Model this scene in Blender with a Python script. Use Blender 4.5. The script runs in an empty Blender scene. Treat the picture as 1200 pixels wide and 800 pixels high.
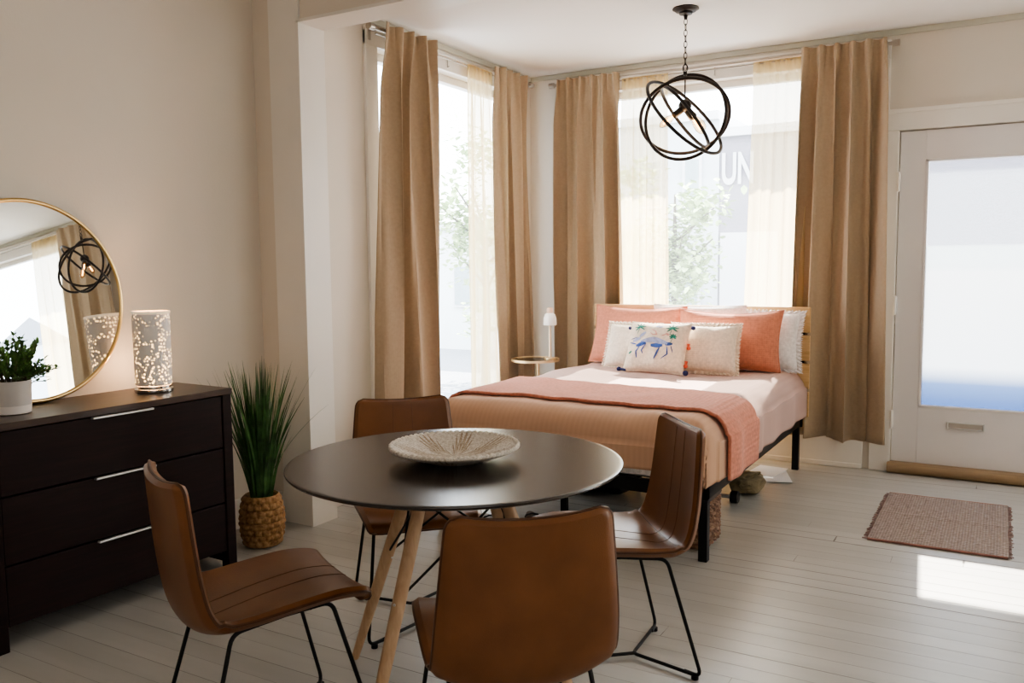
import bpy, bmesh, math, random
from math import sin, cos, pi, radians
from mathutils import Vector, Matrix, noise

random.seed(7)
SC = bpy.context.scene
COL = SC.collection

# ------------------------------------------------------------------ materials
def new_mat(name):
    m = bpy.data.materials.new(name); m.use_nodes = True
    nt = m.node_tree
    return m, nt, nt.nodes['Principled BSDF']

def coords(nt, kind='Object', scale=(1, 1, 1)):
    tc = nt.nodes.new('ShaderNodeTexCoord'); mp = nt.nodes.new('ShaderNodeMapping')
    mp.inputs['Scale'].default_value = scale
    nt.links.new(tc.outputs[kind], mp.inputs['Vector'])
    return mp.outputs['Vector']

def ramp(nt, fac, stops):
    r = nt.nodes.new('ShaderNodeValToRGB')
    el = r.color_ramp.elements
    while len(el) < len(stops): el.new(0.5)
    for e, (p, c) in zip(el, stops):
        e.position = p; e.color = (c[0], c[1], c[2], 1)
    nt.links.new(fac, r.inputs['Fac'])
    return r.outputs['Color']

def bump(nt, height, strength, dist, bsdf):
    b = nt.nodes.new('ShaderNodeBump'); b.inputs['Strength'].default_value = strength
    b.inputs['Distance'].default_value = dist
    nt.links.new(height, b.inputs['Height']); nt.links.new(b.outputs['Normal'], bsdf.inputs['Normal'])

def mat(name, col, rough=0.6, metal=0.0, var=0.08, scale=12, bmp=0.0, stretch=(1, 1, 1), bscale=None, coat=0.0, sheen=0.0, spec=0.5):
    m, nt, b = new_mat(name)
    v = coords(nt, 'Object', stretch)
    n = nt.nodes.new('ShaderNodeTexNoise'); n.inputs['Scale'].default_value = scale; n.inputs['Detail'].default_value = 4
    nt.links.new(v, n.inputs['Vector'])
    lo = [c * (1 - var) for c in col]; hi = [min(1, c * (1 + var)) for c in col]
    nt.links.new(ramp(nt, n.outputs['Fac'], [(0.3, lo), (0.7, hi)]), b.inputs['Base Color'])
    b.inputs['Roughness'].default_value = rough; b.inputs['Metallic'].default_value = metal
    b.inputs['Coat Weight'].default_value = coat; b.inputs['Sheen Weight'].default_value = sheen
    b.inputs['Specular IOR Level'].default_value = spec
    if bmp:
        n2 = nt.nodes.new('ShaderNodeTexNoise'); n2.inputs['Scale'].default_value = bscale or scale * 4
        nt.links.new(v, n2.inputs['Vector'])
        bump(nt, n2.outputs['Fac'], bmp, 0.01, b)
    return m

def weave_mat(name, col, sc=420, rough=0.9, strength=0.35, var=0.12, transl=0.0, tcol=None, kind='Object'):
    """woven cloth: two crossed wave textures, optional light coming through"""
    m, nt, b = new_mat(name)
    v = coords(nt, kind)
    hs = []
    for ax in ('X', 'Z'):
        w = nt.nodes.new('ShaderNodeTexWave'); w.bands_direction = ax
        w.inputs['Scale'].default_value = sc / 20; w.inputs['Distortion'].default_value = 1.5
        w.inputs['Detail'].default_value = 1
        nt.links.new(v, w.inputs['Vector']); hs.append(w.outputs['Fac'])
    mx = nt.nodes.new('ShaderNodeMath'); mx.operation = 'ADD'
    nt.links.new(hs[0], mx.inputs[0]); nt.links.new(hs[1], mx.inputs[1])
    n = nt.nodes.new('ShaderNodeTexNoise'); n.inputs['Scale'].default_value = 60; n.inputs['Detail'].default_value = 5
    nt.links.new(v, n.inputs['Vector'])
    c = ramp(nt, n.outputs['Fac'], [(0.3, [x * (1 - var) for x in col]), (0.7, [min(1, x * (1 + var)) for x in col])])
    nt.links.new(c, b.inputs['Base Color'])
    b.inputs['Roughness'].default_value = rough; b.inputs['Sheen Weight'].default_value = 0.15
    b.inputs['Specular IOR Level'].default_value = 0.15
    bump(nt, mx.outputs[0], strength, 0.002, b)
    if transl > 0:
        out = nt.nodes['Material Output']
        t = nt.nodes.new('ShaderNodeBsdfTranslucent'); t.inputs['Color'].default_value = (*(tcol or col), 1)
        ms = nt.nodes.new('ShaderNodeMixShader'); ms.inputs[0].default_value = transl
        nt.links.new(b.outputs[0], ms.inputs[1]); nt.links.new(t.outputs[0], ms.inputs[2])
        nt.links.new(ms.outputs[0], out.inputs['Surface'])
    return m

def wood_mat(name, c1, c2, scale=6, rough=0.5, stretch=(1, 1, 1), bmp=0.1, coat=0.0):
    m, nt, b = new_mat(name)
    v = coords(nt, 'Object', stretch)
    n = nt.nodes.new('ShaderNodeTexNoise'); n.inputs['Scale'].default_value = scale; n.inputs['Detail'].default_value = 6
    n.inputs['Distortion'].default_value = 0.6
    nt.links.new(v, n.inputs['Vector'])
    nt.links.new(ramp(nt, n.outputs['Fac'], [(0.3, c1), (0.7, c2)]), b.inputs['Base Color'])
    b.inputs['Roughness'].default_value = rough; b.inputs['Coat Weight'].default_value = coat
    if c1[0] < .02: b.inputs['Specular IOR Level'].default_value = .22
    bump(nt, n.outputs['Fac'], bmp, 0.002, b)
    return m

def sheer_mat(name, col, transp=0.35):
    m, nt, b = new_mat(name)
    out = nt.nodes['Material Output']
    v = coords(nt, 'Object', (1, 1, 1))
    n = nt.nodes.new('ShaderNodeTexNoise'); n.inputs['Scale'].default_value = 90
    nt.links.new(v, n.inputs['Vector'])
    nt.links.new(ramp(nt, n.outputs['Fac'], [(0.3, [c * .93 for c in col]), (0.7, col)]), b.inputs['Base Color'])
    b.inputs['Roughness'].default_value = 0.9
    t = nt.nodes.new('ShaderNodeBsdfTranslucent'); t.inputs['Color'].default_value = (*col, 1)
    p = nt.nodes.new('ShaderNodeBsdfTransparent'); p.inputs['Color'].default_value = (1, .98, .93, 1)
    a = nt.nodes.new('ShaderNodeMixShader'); a.inputs[0].default_value = 0.6
    nt.links.new(b.outputs[0], a.inputs[1]); nt.links.new(t.outputs[0], a.inputs[2])
    c = nt.nodes.new('ShaderNodeMixShader'); c.inputs[0].default_value = transp
    nt.links.new(a.outputs[0], c.inputs[1]); nt.links.new(p.outputs[0], c.inputs[2])
    nt.links.new(c.outputs[0], out.inputs['Surface'])
    return m

def glass_mat(name, tint=(.97, .99, 1), haze=0.0):
    m, nt, b = new_mat(name)
    out = nt.nodes['Material Output']
    p = nt.nodes.new('ShaderNodeBsdfTransparent'); p.inputs['Color'].default_value = (*tint, 1)
    g = nt.nodes.new('ShaderNodeBsdfGlossy'); g.inputs['Roughness'].default_value = 0.02
    f = nt.nodes.new('ShaderNodeLayerWeight'); f.inputs['Blend'].default_value = .12
    ms = nt.nodes.new('ShaderNodeMixShader')
    nt.links.new(f.outputs['Fresnel'], ms.inputs[0]); nt.links.new(p.outputs[0], ms.inputs[1]); nt.links.new(g.outputs[0], ms.inputs[2])
    t = nt.nodes.new('ShaderNodeBsdfTranslucent'); t.inputs['Color'].default_value = (.9, .95, 1, 1)
    m2 = nt.nodes.new('ShaderNodeMixShader'); m2.inputs[0].default_value = haze  # translucent share puts a veiling haze into the pane
    nt.links.new(ms.outputs[0], m2.inputs[1]); nt.links.new(t.outputs[0], m2.inputs[2])
    nt.links.new(m2.outputs[0], out.inputs['Surface'])
    return m

def emit_mat(name, col, strength):
    m, nt, b = new_mat(name)
    b.inputs['Base Color'].default_value = (*col, 1)
    b.inputs['Emission Color'].default_value = (*col, 1); b.inputs['Emission Strength'].default_value = strength
    return m

M = {}
M['wall'] = mat('wall_paint', (.73, .67, .59), .75, var=.02, scale=2, bmp=.05, bscale=120)
M['wall_far'] = mat('sunroom_paint', (.70, .65, .575), .75, var=.02, scale=2, bmp=.05, bscale=120)
M['ceil'] = mat('ceiling_paint', (.80, .775, .745), .8, var=.02, scale=2)
M['trim'] = mat('trim_paint', (.80, .77, .72), .4, var=.02, scale=3)
M['cornice'] = mat('shaded_wall_strip', (.56, .55, .47), .6, var=.02, scale=3)  # grey green stands in for shaded wall under the ceiling
M['door'] = mat('door_paint', (.78, .75, .745), .45, var=.02, scale=3, bmp=.04, bscale=40)
M['tan'] = weave_mat('tan_linen', (.43, .335, .235), sc=1900, strength=.12, var=.05, transl=.07, tcol=(.55, .45, .33))
M['sheer'] = sheer_mat('cream_voile', (.84, .70, .44), .32)
M['glass'] = glass_mat('window_glass', haze=.045)
M['rod'] = mat('brushed_nickel', (.42, .38, .33), .35, .8, var=.05)
M['gold'] = mat('brushed_gold', (.80, .58, .27), .28, 1.0, var=.04)
M['goldmatte'] = mat('pale_gold_metal', (.74, .57, .34), .4, .7, var=.04)
M['black'] = mat('black_metal', (.012, .012, .013), .45, .6, var=.1)
M['bronze'] = mat('dark_bronze_metal', (.035, .028, .025), .45, .7, var=.2, scale=30)
M['chrome'] = mat('chrome_metal', (.75, .75, .74), .15, 1.0, var=.02)
M['steel'] = mat('satin_steel', (.72, .72, .72), .3, .9, var=.02)
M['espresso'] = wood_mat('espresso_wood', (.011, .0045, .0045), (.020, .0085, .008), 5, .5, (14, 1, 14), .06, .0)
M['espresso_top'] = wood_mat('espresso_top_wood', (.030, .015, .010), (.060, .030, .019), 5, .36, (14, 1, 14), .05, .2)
M['beech'] = wood_mat('beech_wood', (.50, .32, .19), (.63, .44, .28), 8, .45, (8, 8, 1), .05)
M['oak'] = wood_mat('pale_oak_wood', (.60, .38, .17), (.74, .50, .26), 5, .5, (1, 10, 10), .06)
M['tabletop'] = mat('black_laminate', (.040, .033, .030), .27, var=.08, scale=5, spec=.6)
M['tableedge'] = mat('laminate_edge', (.06, .05, .045), .3, var=.1)
M['salmon'] = weave_mat('salmon_cotton', (.62, .25, .165), sc=500, strength=.3, transl=.06, tcol=(.9, .4, .2))
M['cream_cloth'] = weave_mat('cream_cotton', (.82, .70, .58), sc=500, strength=.3)
M['pattern_cloth'] = weave_mat('natural_canvas', (.80, .68, .55), sc=600, strength=.25)
M['white_cloth'] = weave_mat('white_cotton', (.82, .80, .80), sc=600, strength=.2)
M['navy'] = mat('navy_yarn', (.03, .035, .12), .9, var=.2, scale=60, bmp=.3)
M['red_yarn'] = mat('red_yarn', (.60, .10, .05), .9, var=.2, scale=60, bmp=.3)
M['throw'] = weave_mat('coral_knit', (.62, .255, .18), sc=260, strength=.7, var=.16)
M['black_cloth'] = mat('black_nylon', (.01, .01, .012), .7, var=.2, scale=20, bmp=.2)
M['olive_cloth'] = mat('olive_canvas', (.20, .16, .09), .9, var=.2, scale=20, bmp=.4)
M['paper'] = mat('paper_white', (.82, .84, .88), .6, var=.02)
M['sandal'] = mat('brown_leather_strap', (.14, .08, .04), .6, var=.2, scale=30)
M['pot'] = mat('grey_ceramic', (.55, .52, .50), .5, var=.05, scale=8)
M['pot_base'] = mat('pale_ceramic', (.78, .73, .70), .5, var=.03)
M['soil'] = mat('potting_soil', (.04, .028, .02), .95, var=.4, scale=60, bmp=.6)
M['leaf'] = mat('small_leaf_green', (.12, .24, .06), .5, var=.5, scale=25)
M['stem'] = mat('plant_stem', (.10, .08, .04), .7, var=.2)
M['grass'] = mat('grass_blade_green', (.05, .125, .035), .45, var=.65, scale=18)
M['threshold'] = wood_mat('threshold_wood', (.24, .16, .09), (.33, .23, .13), 6, .5, (1, 10, 10), .1)

def leather(name, c1, c2):
    m, nt, b = new_mat(name)
    v = coords(nt)
    n = nt.nodes.new('ShaderNodeTexNoise'); n.inputs['Scale'].default_value = 7; n.inputs['Detail'].default_value = 6
    nt.links.new(v, n.inputs['Vector'])
    nt.links.new(ramp(nt, n.outputs['Fac'], [(0.3, c1), (0.72, c2)]), b.inputs['Base Color'])
    vo = nt.nodes.new('ShaderNodeTexVoronoi'); vo.inputs['Scale'].default_value = 320
    nt.links.new(v, vo.inputs['Vector'])
    b.inputs['Roughness'].default_value = 0.38
    b.inputs['Specular IOR Level'].default_value = .5
    bump(nt, vo.outputs['Distance'], .12, .002, b)
    return m
M['leather'] = leather('cognac_leather', (.150, .055, .017), (.220, .086, .028))
M['piping'] = leather('dark_piping_leather', (.065, .024, .009), (.10, .038, .014))

# painted plank floor -------------------------------------------------------
def floor_mat():
    m, nt, b = new_mat('painted_plank_floor')
    L = nt.links; N = nt.nodes
    tc = N.new('ShaderNodeTexCoord'); sp = N.new('ShaderNodeSeparateXYZ'); L.new(tc.outputs['Object'], sp.inputs[0])
    W = .09
    def math_(op, a, c=None):
        n = N.new('ShaderNodeMath'); n.operation = op
        for i, s in enumerate((a, c)):
            if s is None: continue
            if isinstance(s, (int, float)): n.inputs[i].default_value = s
            else: L.new(s, n.inputs[i])
        return n.outputs[0]
    q = math_('DIVIDE', math_('ADD', sp.outputs['Y'], 10.0 + .03), W)
    row = math_('FLOOR', q); fr = math_('FRACT', q)
    dist = math_('MINIMUM', fr, math_('SUBTRACT', 1.0, fr))         # 0 at gap
    wn = N.new('ShaderNodeTexWhiteNoise'); wn.noise_dimensions = '1D'; L.new(row, wn.inputs['W'])
    # end joints
    xo = math_('ADD', math_('DIVIDE', sp.outputs['X'], 4.4), math_('MULTIPLY', wn.outputs['Value'], 7.3))
    fx = math_('FRACT', xo); dx = math_('MULTIPLY', math_('MINIMUM', fx, math_('SUBTRACT', 1.0, fx)), 4.4 / W)
    d = math_('MINIMUM', dist, dx)
    # gap darkness varies from board to board
    row2 = math_('FLOOR', math_('ADD', q, 0.5))
    wn2 = N.new('ShaderNodeTexWhiteNoise'); wn2.noise_dimensions = '1D'; L.new(row2, wn2.inputs['W'])
    gw = math_('ADD', .012, math_('MULTIPLY', math_('POWER', wn2.outputs['Value'], 5.0), .060))
    mr = N.new('ShaderNodeMapRange'); mr.interpolation_type = 'SMOOTHSTEP'
    L.new(d, mr.inputs['Value']); mr.inputs['From Min'].default_value = 0; L.new(gw, mr.inputs['From Max'])
    no = N.new('ShaderNodeTexNoise'); no.inputs['Scale'].default_value = 2.2; no.inputs['Detail'].default_value = 6
    mp = N.new('ShaderNodeMapping'); mp.inputs['Scale'].default_value = (.7, 5, 1)
    L.new(tc.outputs['Object'], mp.inputs[0]); L.new(mp.outputs[0], no.inputs['Vector'])
    base = ramp(nt, no.outputs['Fac'], [(0.25, (.41, .405, .38)), (0.75, (.48, .47, .445))])
    hv = N.new('ShaderNodeMixRGB'); hv.blend_type = 'MULTIPLY'; hv.inputs[0].default_value = 1
    vr = N.new('ShaderNodeMapRange'); L.new(wn.outputs['Value'], vr.inputs['Value']); vr.inputs['To Min'].default_value = .93; vr.inputs['To Max'].default_value = 1.03
    L.new(base, hv.inputs[1]); L.new(vr.outputs[0], hv.inputs[2])
    mx = N.new('ShaderNodeMixRGB'); L.new(mr.outputs[0], mx.inputs[0]); mx.inputs[1].default_value = (.10, .08, .065, 1); L.new(hv.outputs[0], mx.inputs[2])
    L.new(mx.outputs[0], b.inputs['Base Color'])
    b.inputs['Roughness'].default_value = .33
    bump(nt, mr.outputs[0], .5, .004, b)
    return m
M['floor'] = floor_mat()

def mat_rug():
    m, nt, b = new_mat('woven_rug')
    L = nt.links; N = nt.nodes
    v = coords(nt, 'Object')
    hs = []
    for ax, s in (('X', 26), ('Y', 16)):
        w = N.new('ShaderNodeTexWave'); w.bands_direction = ax; w.inputs['Scale'].default_value = s
        w.inputs['Distortion'].default_value = 1.0; w.inputs['Detail'].default_value = 2
        L.new(v, w.inputs['Vector']); hs.append(w.outputs['Fac'])
    n = N.new('ShaderNodeTexNoise'); n.inputs['Scale'].default_value = 110; n.inputs['Detail'].default_value = 2
    mp = N.new('ShaderNodeMapping'); mp.inputs['Scale'].default_value = (.35, 1, 1); L.new(v, mp.inputs[0]); L.new(mp.outputs[0], n.inputs['Vector'])
    c = ramp(nt, n.outputs['Fac'], [(.3, (.27, .21, .195)), (.5, (.40, .33, .30)), (.7, (.50, .43, .40))])
    mu = N.new('ShaderNodeMath'); mu.operation = 'MULTIPLY'; L.new(hs[0], mu.inputs[0]); L.new(hs[1], mu.inputs[1])
    mx = N.new('ShaderNodeMixRGB'); mx.blend_type = 'MULTIPLY'; mx.inputs[0].default_value = .6
    L.new(c, mx.inputs[1]); L.new(ramp(nt, mu.outputs[0], [(.0, (.45, .4, .4)), (.4, (1, 1, 1))]), mx.inputs[2])
    L.new(mx.outputs[0], b.inputs['Base Color']); b.inputs['Roughness'].default_value = .95
    bump(nt, mu.outputs[0], .9, .006, b)
    return m
M['rug'] = mat_rug()

def duvet_mat():
    m, nt, b = new_mat('peach_seersucker')
    L = nt.links; N = nt.nodes
    v = coords(nt, 'Object')
    w = N.new('ShaderNodeTexWave'); w.bands_direction = 'X'; w.inputs['Scale'].default_value = 12; w.inputs['Distortion'].default_value = .6
    L.new(v, w.inputs['Vector'])
    n = N.new('ShaderNodeTexNoise'); n.inputs['Scale'].default_value = 5; L.new(v, n.inputs['Vector'])
    sp = N.new('ShaderNodeSeparateXYZ'); L.new(v, sp.inputs[0])
    # foot face painted a warmer peach for the warm light it catches
    mr = N.new('ShaderNodeMapRange'); L.new(sp.outputs['Y'], mr.inputs['Value']); mr.inputs['From Min'].default_value = 3.62; mr.inputs['From Max'].default_value = 3.75
    mx = N.new('ShaderNodeMixRGB'); L.new(mr.outputs[0], mx.inputs[0])
    mx.inputs[1].default_value = (.62, .40, .28, 1); mx.inputs[2].default_value = (.56, .40, .355, 1)
    m2 = N.new('ShaderNodeMixRGB'); m2.blend_type = 'MULTIPLY'; m2.inputs[0].default_value = 1
    L.new(mx.outputs[0], m2.inputs[1]); L.new(ramp(nt, w.outputs['Fac'], [(.2, (.965, .96, .955)), (.8, (1, 1, 1))]), m2.inputs[2])
    L.new(m2.outputs[0], b.inputs['Base Color'])
    b.inputs['Roughness'].default_value = .9; b.inputs['Specular IOR Level'].default_value = .15
    bump(nt, w.outputs['Fac'], .08, .003, b)
    return m
M['duvet'] = duvet_mat()

def basket_mat(name, c1, c2, c3, sc=60):
    m, nt, b = new_mat(name)
    v = coords(nt)
    n = nt.nodes.new('ShaderNodeTexNoise'); n.inputs['Scale'].default_value = sc; n.inputs['Detail'].default_value = 5
    nt.links.new(v, n.inputs['Vector'])
    nt.links.new(ramp(nt, n.outputs['Fac'], [(.3, c1), (.5, c2), (.7, c3)]), b.inputs['Base Color'])
    b.inputs['Roughness'].default_value = .8
    bump(nt, n.outputs['Fac'], .5, .003, b)
    return m
M['basket'] = basket_mat('seagrass_weave', (.17, .08, .03), (.34, .19, .08), (.46, .29, .14))
M['wicker'] = basket_mat('mottled_wicker', (.07, .035, .02), (.22, .12, .075), (.40, .28, .19), 38)

def bowl_mat():
    m, nt, b = new_mat('woven_bowl')
    L = nt.links; N = nt.nodes
    tc = N.new('ShaderNodeTexCoord'); sp = N.new('ShaderNodeSeparateXYZ'); L.new(tc.outputs['Object'], sp.inputs[0])
    at = N.new('ShaderNodeMath'); at.operation = 'ARCTAN2'; L.new(sp.outputs['Y'], at.inputs[0]); L.new(sp.outputs['X'], at.inputs[1])
    cx = N.new('ShaderNodeCombineXYZ'); L.new(sp.outputs['X'], cx.inputs[0]); L.new(sp.outputs['Y'], cx.inputs[1])
    ln = N.new('ShaderNodeVectorMath'); ln.operation = 'LENGTH'; L.new(cx.outputs[0], ln.inputs[0])
    def mm(op, a, c):
        n = N.new('ShaderNodeMath'); n.operation = op
        for i, s in enumerate((a, c)):
            if isinstance(s, (int, float)): n.inputs[i].default_value = s
            else: L.new(s, n.inputs[i])
        return n.outputs[0]
    # petals: |sin(4a)| edge against the radius
    s4 = N.new('ShaderNodeMath'); s4.operation = 'SINE'; L.new(mm('MULTIPLY', at.outputs[0], 4.0), s4.inputs[0])
    ab = N.new('ShaderNodeMath'); ab.operation = 'ABSOLUTE'; L.new(s4.outputs[0], ab.inputs[0])
    rad = mm('DIVIDE', ln.outputs['Value'], .16)
    f = mm('SUBTRACT', mm('MULTIPLY', ab.outputs[0], 1.1), rad)
    s40 = N.new('ShaderNodeMath'); s40.operation = 'SINE'; L.new(mm('MULTIPLY', at.outputs[0], 72.0), s40.inputs[0])
    f2 = mm('ADD', f, mm('MULTIPLY', s40.outputs[0], .25))
    c = ramp(nt, f2, [(.0, (.78, .73, .66)), (.18, (.40, .31, .22)), (.45, (.60, .50, .38)), (.8, (.76, .71, .63))])
    nz = N.new('ShaderNodeTexNoise'); nz.inputs['Scale'].default_value = 160; L.new(tc.outputs['Object'], nz.inputs['Vector'])
    mx = N.new('ShaderNodeMixRGB'); mx.blend_type = 'MULTIPLY'; mx.inputs[0].default_value = .8
    L.new(c, mx.inputs[1]); L.new(ramp(nt, nz.outputs['Fac'], [(.35, (.6, .56, .5)), (.6, (1, 1, 1))]), mx.inputs[2])
    L.new(mx.outputs[0], b.inputs['Base Color']); b.inputs['Roughness'].default_value = .75
    bump(nt, nz.outputs['Fac'], .5, .003, b)
    return m
M['bowl'] = bowl_mat()

def shade_mat():
    m, nt, b = new_mat('pierced_lamp_shade')
    L = nt.links; N = nt.nodes
    v = coords(nt, 'Object')
    vo = N.new('ShaderNodeTexVoronoi'); vo.inputs['Scale'].default_value = 84; vo.inputs['Randomness'].default_value = .75
    L.new(v, vo.inputs['Vector'])
    big = N.new('ShaderNodeTexVoronoi'); big.inputs['Scale'].default_value = 14; big.inputs['Randomness'].default_value = .8
    L.new(v, big.inputs['Vector'])
    dots = ramp(nt, vo.outputs['Distance'], [(.27, (1, 1, 1)), (.40, (0, 0, 0))])
    zone = ramp(nt, big.outputs['Distance'], [(.36, (0, 0, 0)), (.42, (1, 1, 1))])
    mu = N.new('ShaderNodeMixRGB'); mu.blend_type = 'MULTIPLY'; mu.inputs[0].default_value = 1
    L.new(dots, mu.inputs[1]); L.new(zone, mu.inputs[2])
    # brighter low down, by the bulb
    sp = N.new('ShaderNodeSeparateXYZ'); L.new(v, sp.inputs[0])
    mr = N.new('ShaderNodeMapRange'); L.new(sp.outputs['Z'], mr.inputs['Value']); mr.inputs['From Min'].default_value = .04; mr.inputs['From Max'].default_value = .26
    mr.inputs['To Min'].default_value = 4.2; mr.inputs['To Max'].default_value = 2.0
    me = N.new('ShaderNodeMath'); me.operation = 'MULTIPLY'; L.new(mu.outputs[0], me.inputs[0]); L.new(mr.outputs[0], me.inputs[1])
    b.inputs['Base Color'].default_value = (.85, .80, .76, 1); b.inputs['Roughness'].default_value = .6
    b.inputs['Emission Color'].default_value = (1, .58, .22, 1)
    L.new(me.outputs[0], b.inputs['Emission Strength'])
    return m
M['shade'] = shade_mat()
M['bulb'] = emit_mat('warm_bulb_glow', (1, .62, .28), 9)
M['bulb_glass'] = glass_mat('amber_bulb_glass', (1, .82, .6))
M['white_shade'] = mat('white_ceramic_shade', (.85, .82, .80), .35, var=.02)

def door_glass_mat():
    """frosted glass: scatters light, with reflections painted in as a bluer foot"""
    m, nt, b = new_mat('frosted_door_glass')
    L = nt.links; N = nt.nodes; out = N['Material Output']
    v = coords(nt, 'Object'); sp = N.new('ShaderNodeSeparateXYZ'); L.new(v, sp.inputs[0])
    c = ramp(nt, sp.outputs['Z'], [(.0, (1, 1, 1)), (1, (1, 1, 1))])
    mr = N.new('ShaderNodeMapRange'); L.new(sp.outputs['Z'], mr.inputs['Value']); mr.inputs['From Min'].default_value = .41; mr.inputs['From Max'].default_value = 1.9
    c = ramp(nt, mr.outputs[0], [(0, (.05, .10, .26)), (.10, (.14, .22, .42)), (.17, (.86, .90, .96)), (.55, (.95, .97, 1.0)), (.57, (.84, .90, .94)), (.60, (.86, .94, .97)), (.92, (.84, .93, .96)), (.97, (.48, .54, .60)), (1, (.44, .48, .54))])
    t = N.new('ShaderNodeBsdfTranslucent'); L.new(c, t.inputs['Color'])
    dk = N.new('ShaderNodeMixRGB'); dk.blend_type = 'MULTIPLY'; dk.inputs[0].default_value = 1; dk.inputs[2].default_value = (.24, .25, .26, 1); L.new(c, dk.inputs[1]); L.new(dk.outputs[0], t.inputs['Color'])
    p = N.new('ShaderNodeBsdfTransparent')
    # clear upper band added to let a sun patch reach the floor
    clear = ramp(nt, mr.outputs[0], [(.650, (.0, .0, .0)), (.66, (.62, .62, .62)), (.97, (.62, .62, .62))])
    p.inputs['Color'].default_value = (1, 1, 1, 1)
    g = N.new('ShaderNodeBsdfGlossy'); g.inputs['Roughness'].default_value = .15
    a = N.new('ShaderNodeMixShader'); L.new(clear, a.inputs[0]); L.new(t.outputs[0], a.inputs[1]); L.new(p.outputs[0], a.inputs[2])
    c2 = N.new('ShaderNodeMixShader'); c2.inputs[0].default_value = .06; L.new(a.outputs[0], c2.inputs[1]); L.new(g.outputs[0], c2.inputs[2])
    L.new(c2.outputs[0], out.inputs['Surface'])
    return m
M['doorglass'] = door_glass_mat()

def brick_mat(name, c1, c2, mortar, sc=4):
    m, nt, b = new_mat(name)
    v = coords(nt, 'Object')
    mp = nt.nodes.new('ShaderNodeMapping'); mp.inputs['Rotation'].default_value = (radians(90), 0, 0)
    nt.links.new(v, mp.inputs[0])
    br = nt.nodes.new('ShaderNodeTexBrick'); br.inputs['Scale'].default_value = sc
    br.inputs['Color1'].default_value = (*c1, 1); br.inputs['Color2'].default_value = (*c2, 1); br.inputs['Mortar'].default_value = (*mortar, 1)
    nt.links.new(mp.outputs[0], br.inputs['Vector']); nt.links.new(br.outputs['Color'], b.inputs['Base Color'])
    b.inputs['Roughness'].default_value = .9
    return m
M['brick'] = brick_mat('hazy_brick', (.21, .20, .235), (.235, .22, .255), (.26, .25, .28))  # brick paled towards lavender grey to paint in outdoor haze
M['render_wall'] = mat('pale_render', (.50, .53, .56), .9, var=.04, scale=1)
M['siding'] = mat('pale_siding', (.60, .63, .63), .9, var=.06, scale=.6)  # kept blank and pale, with haze put into the colour
M['ext_white'] = mat('white_sign_paint', (.58, .58, .60), .8, var=.02)
M['ext_dark'] = mat('far_window_glass', (.30, .36, .38), .5, var=.1)
M['ext_roof'] = mat('slate_roof', (.20, .22, .25), .8, var=.1)
M['ext_leaf'] = mat('tree_leaf', (.42, .53, .28), .8, var=.25, scale=4)
M['ext_trunk'] = mat('tree_bark', (.12, .10, .08), .9, var=.2)
M['ground'] = mat('street_asphalt', (.24, .25, .27), .9, var=.08, scale=1)

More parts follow.
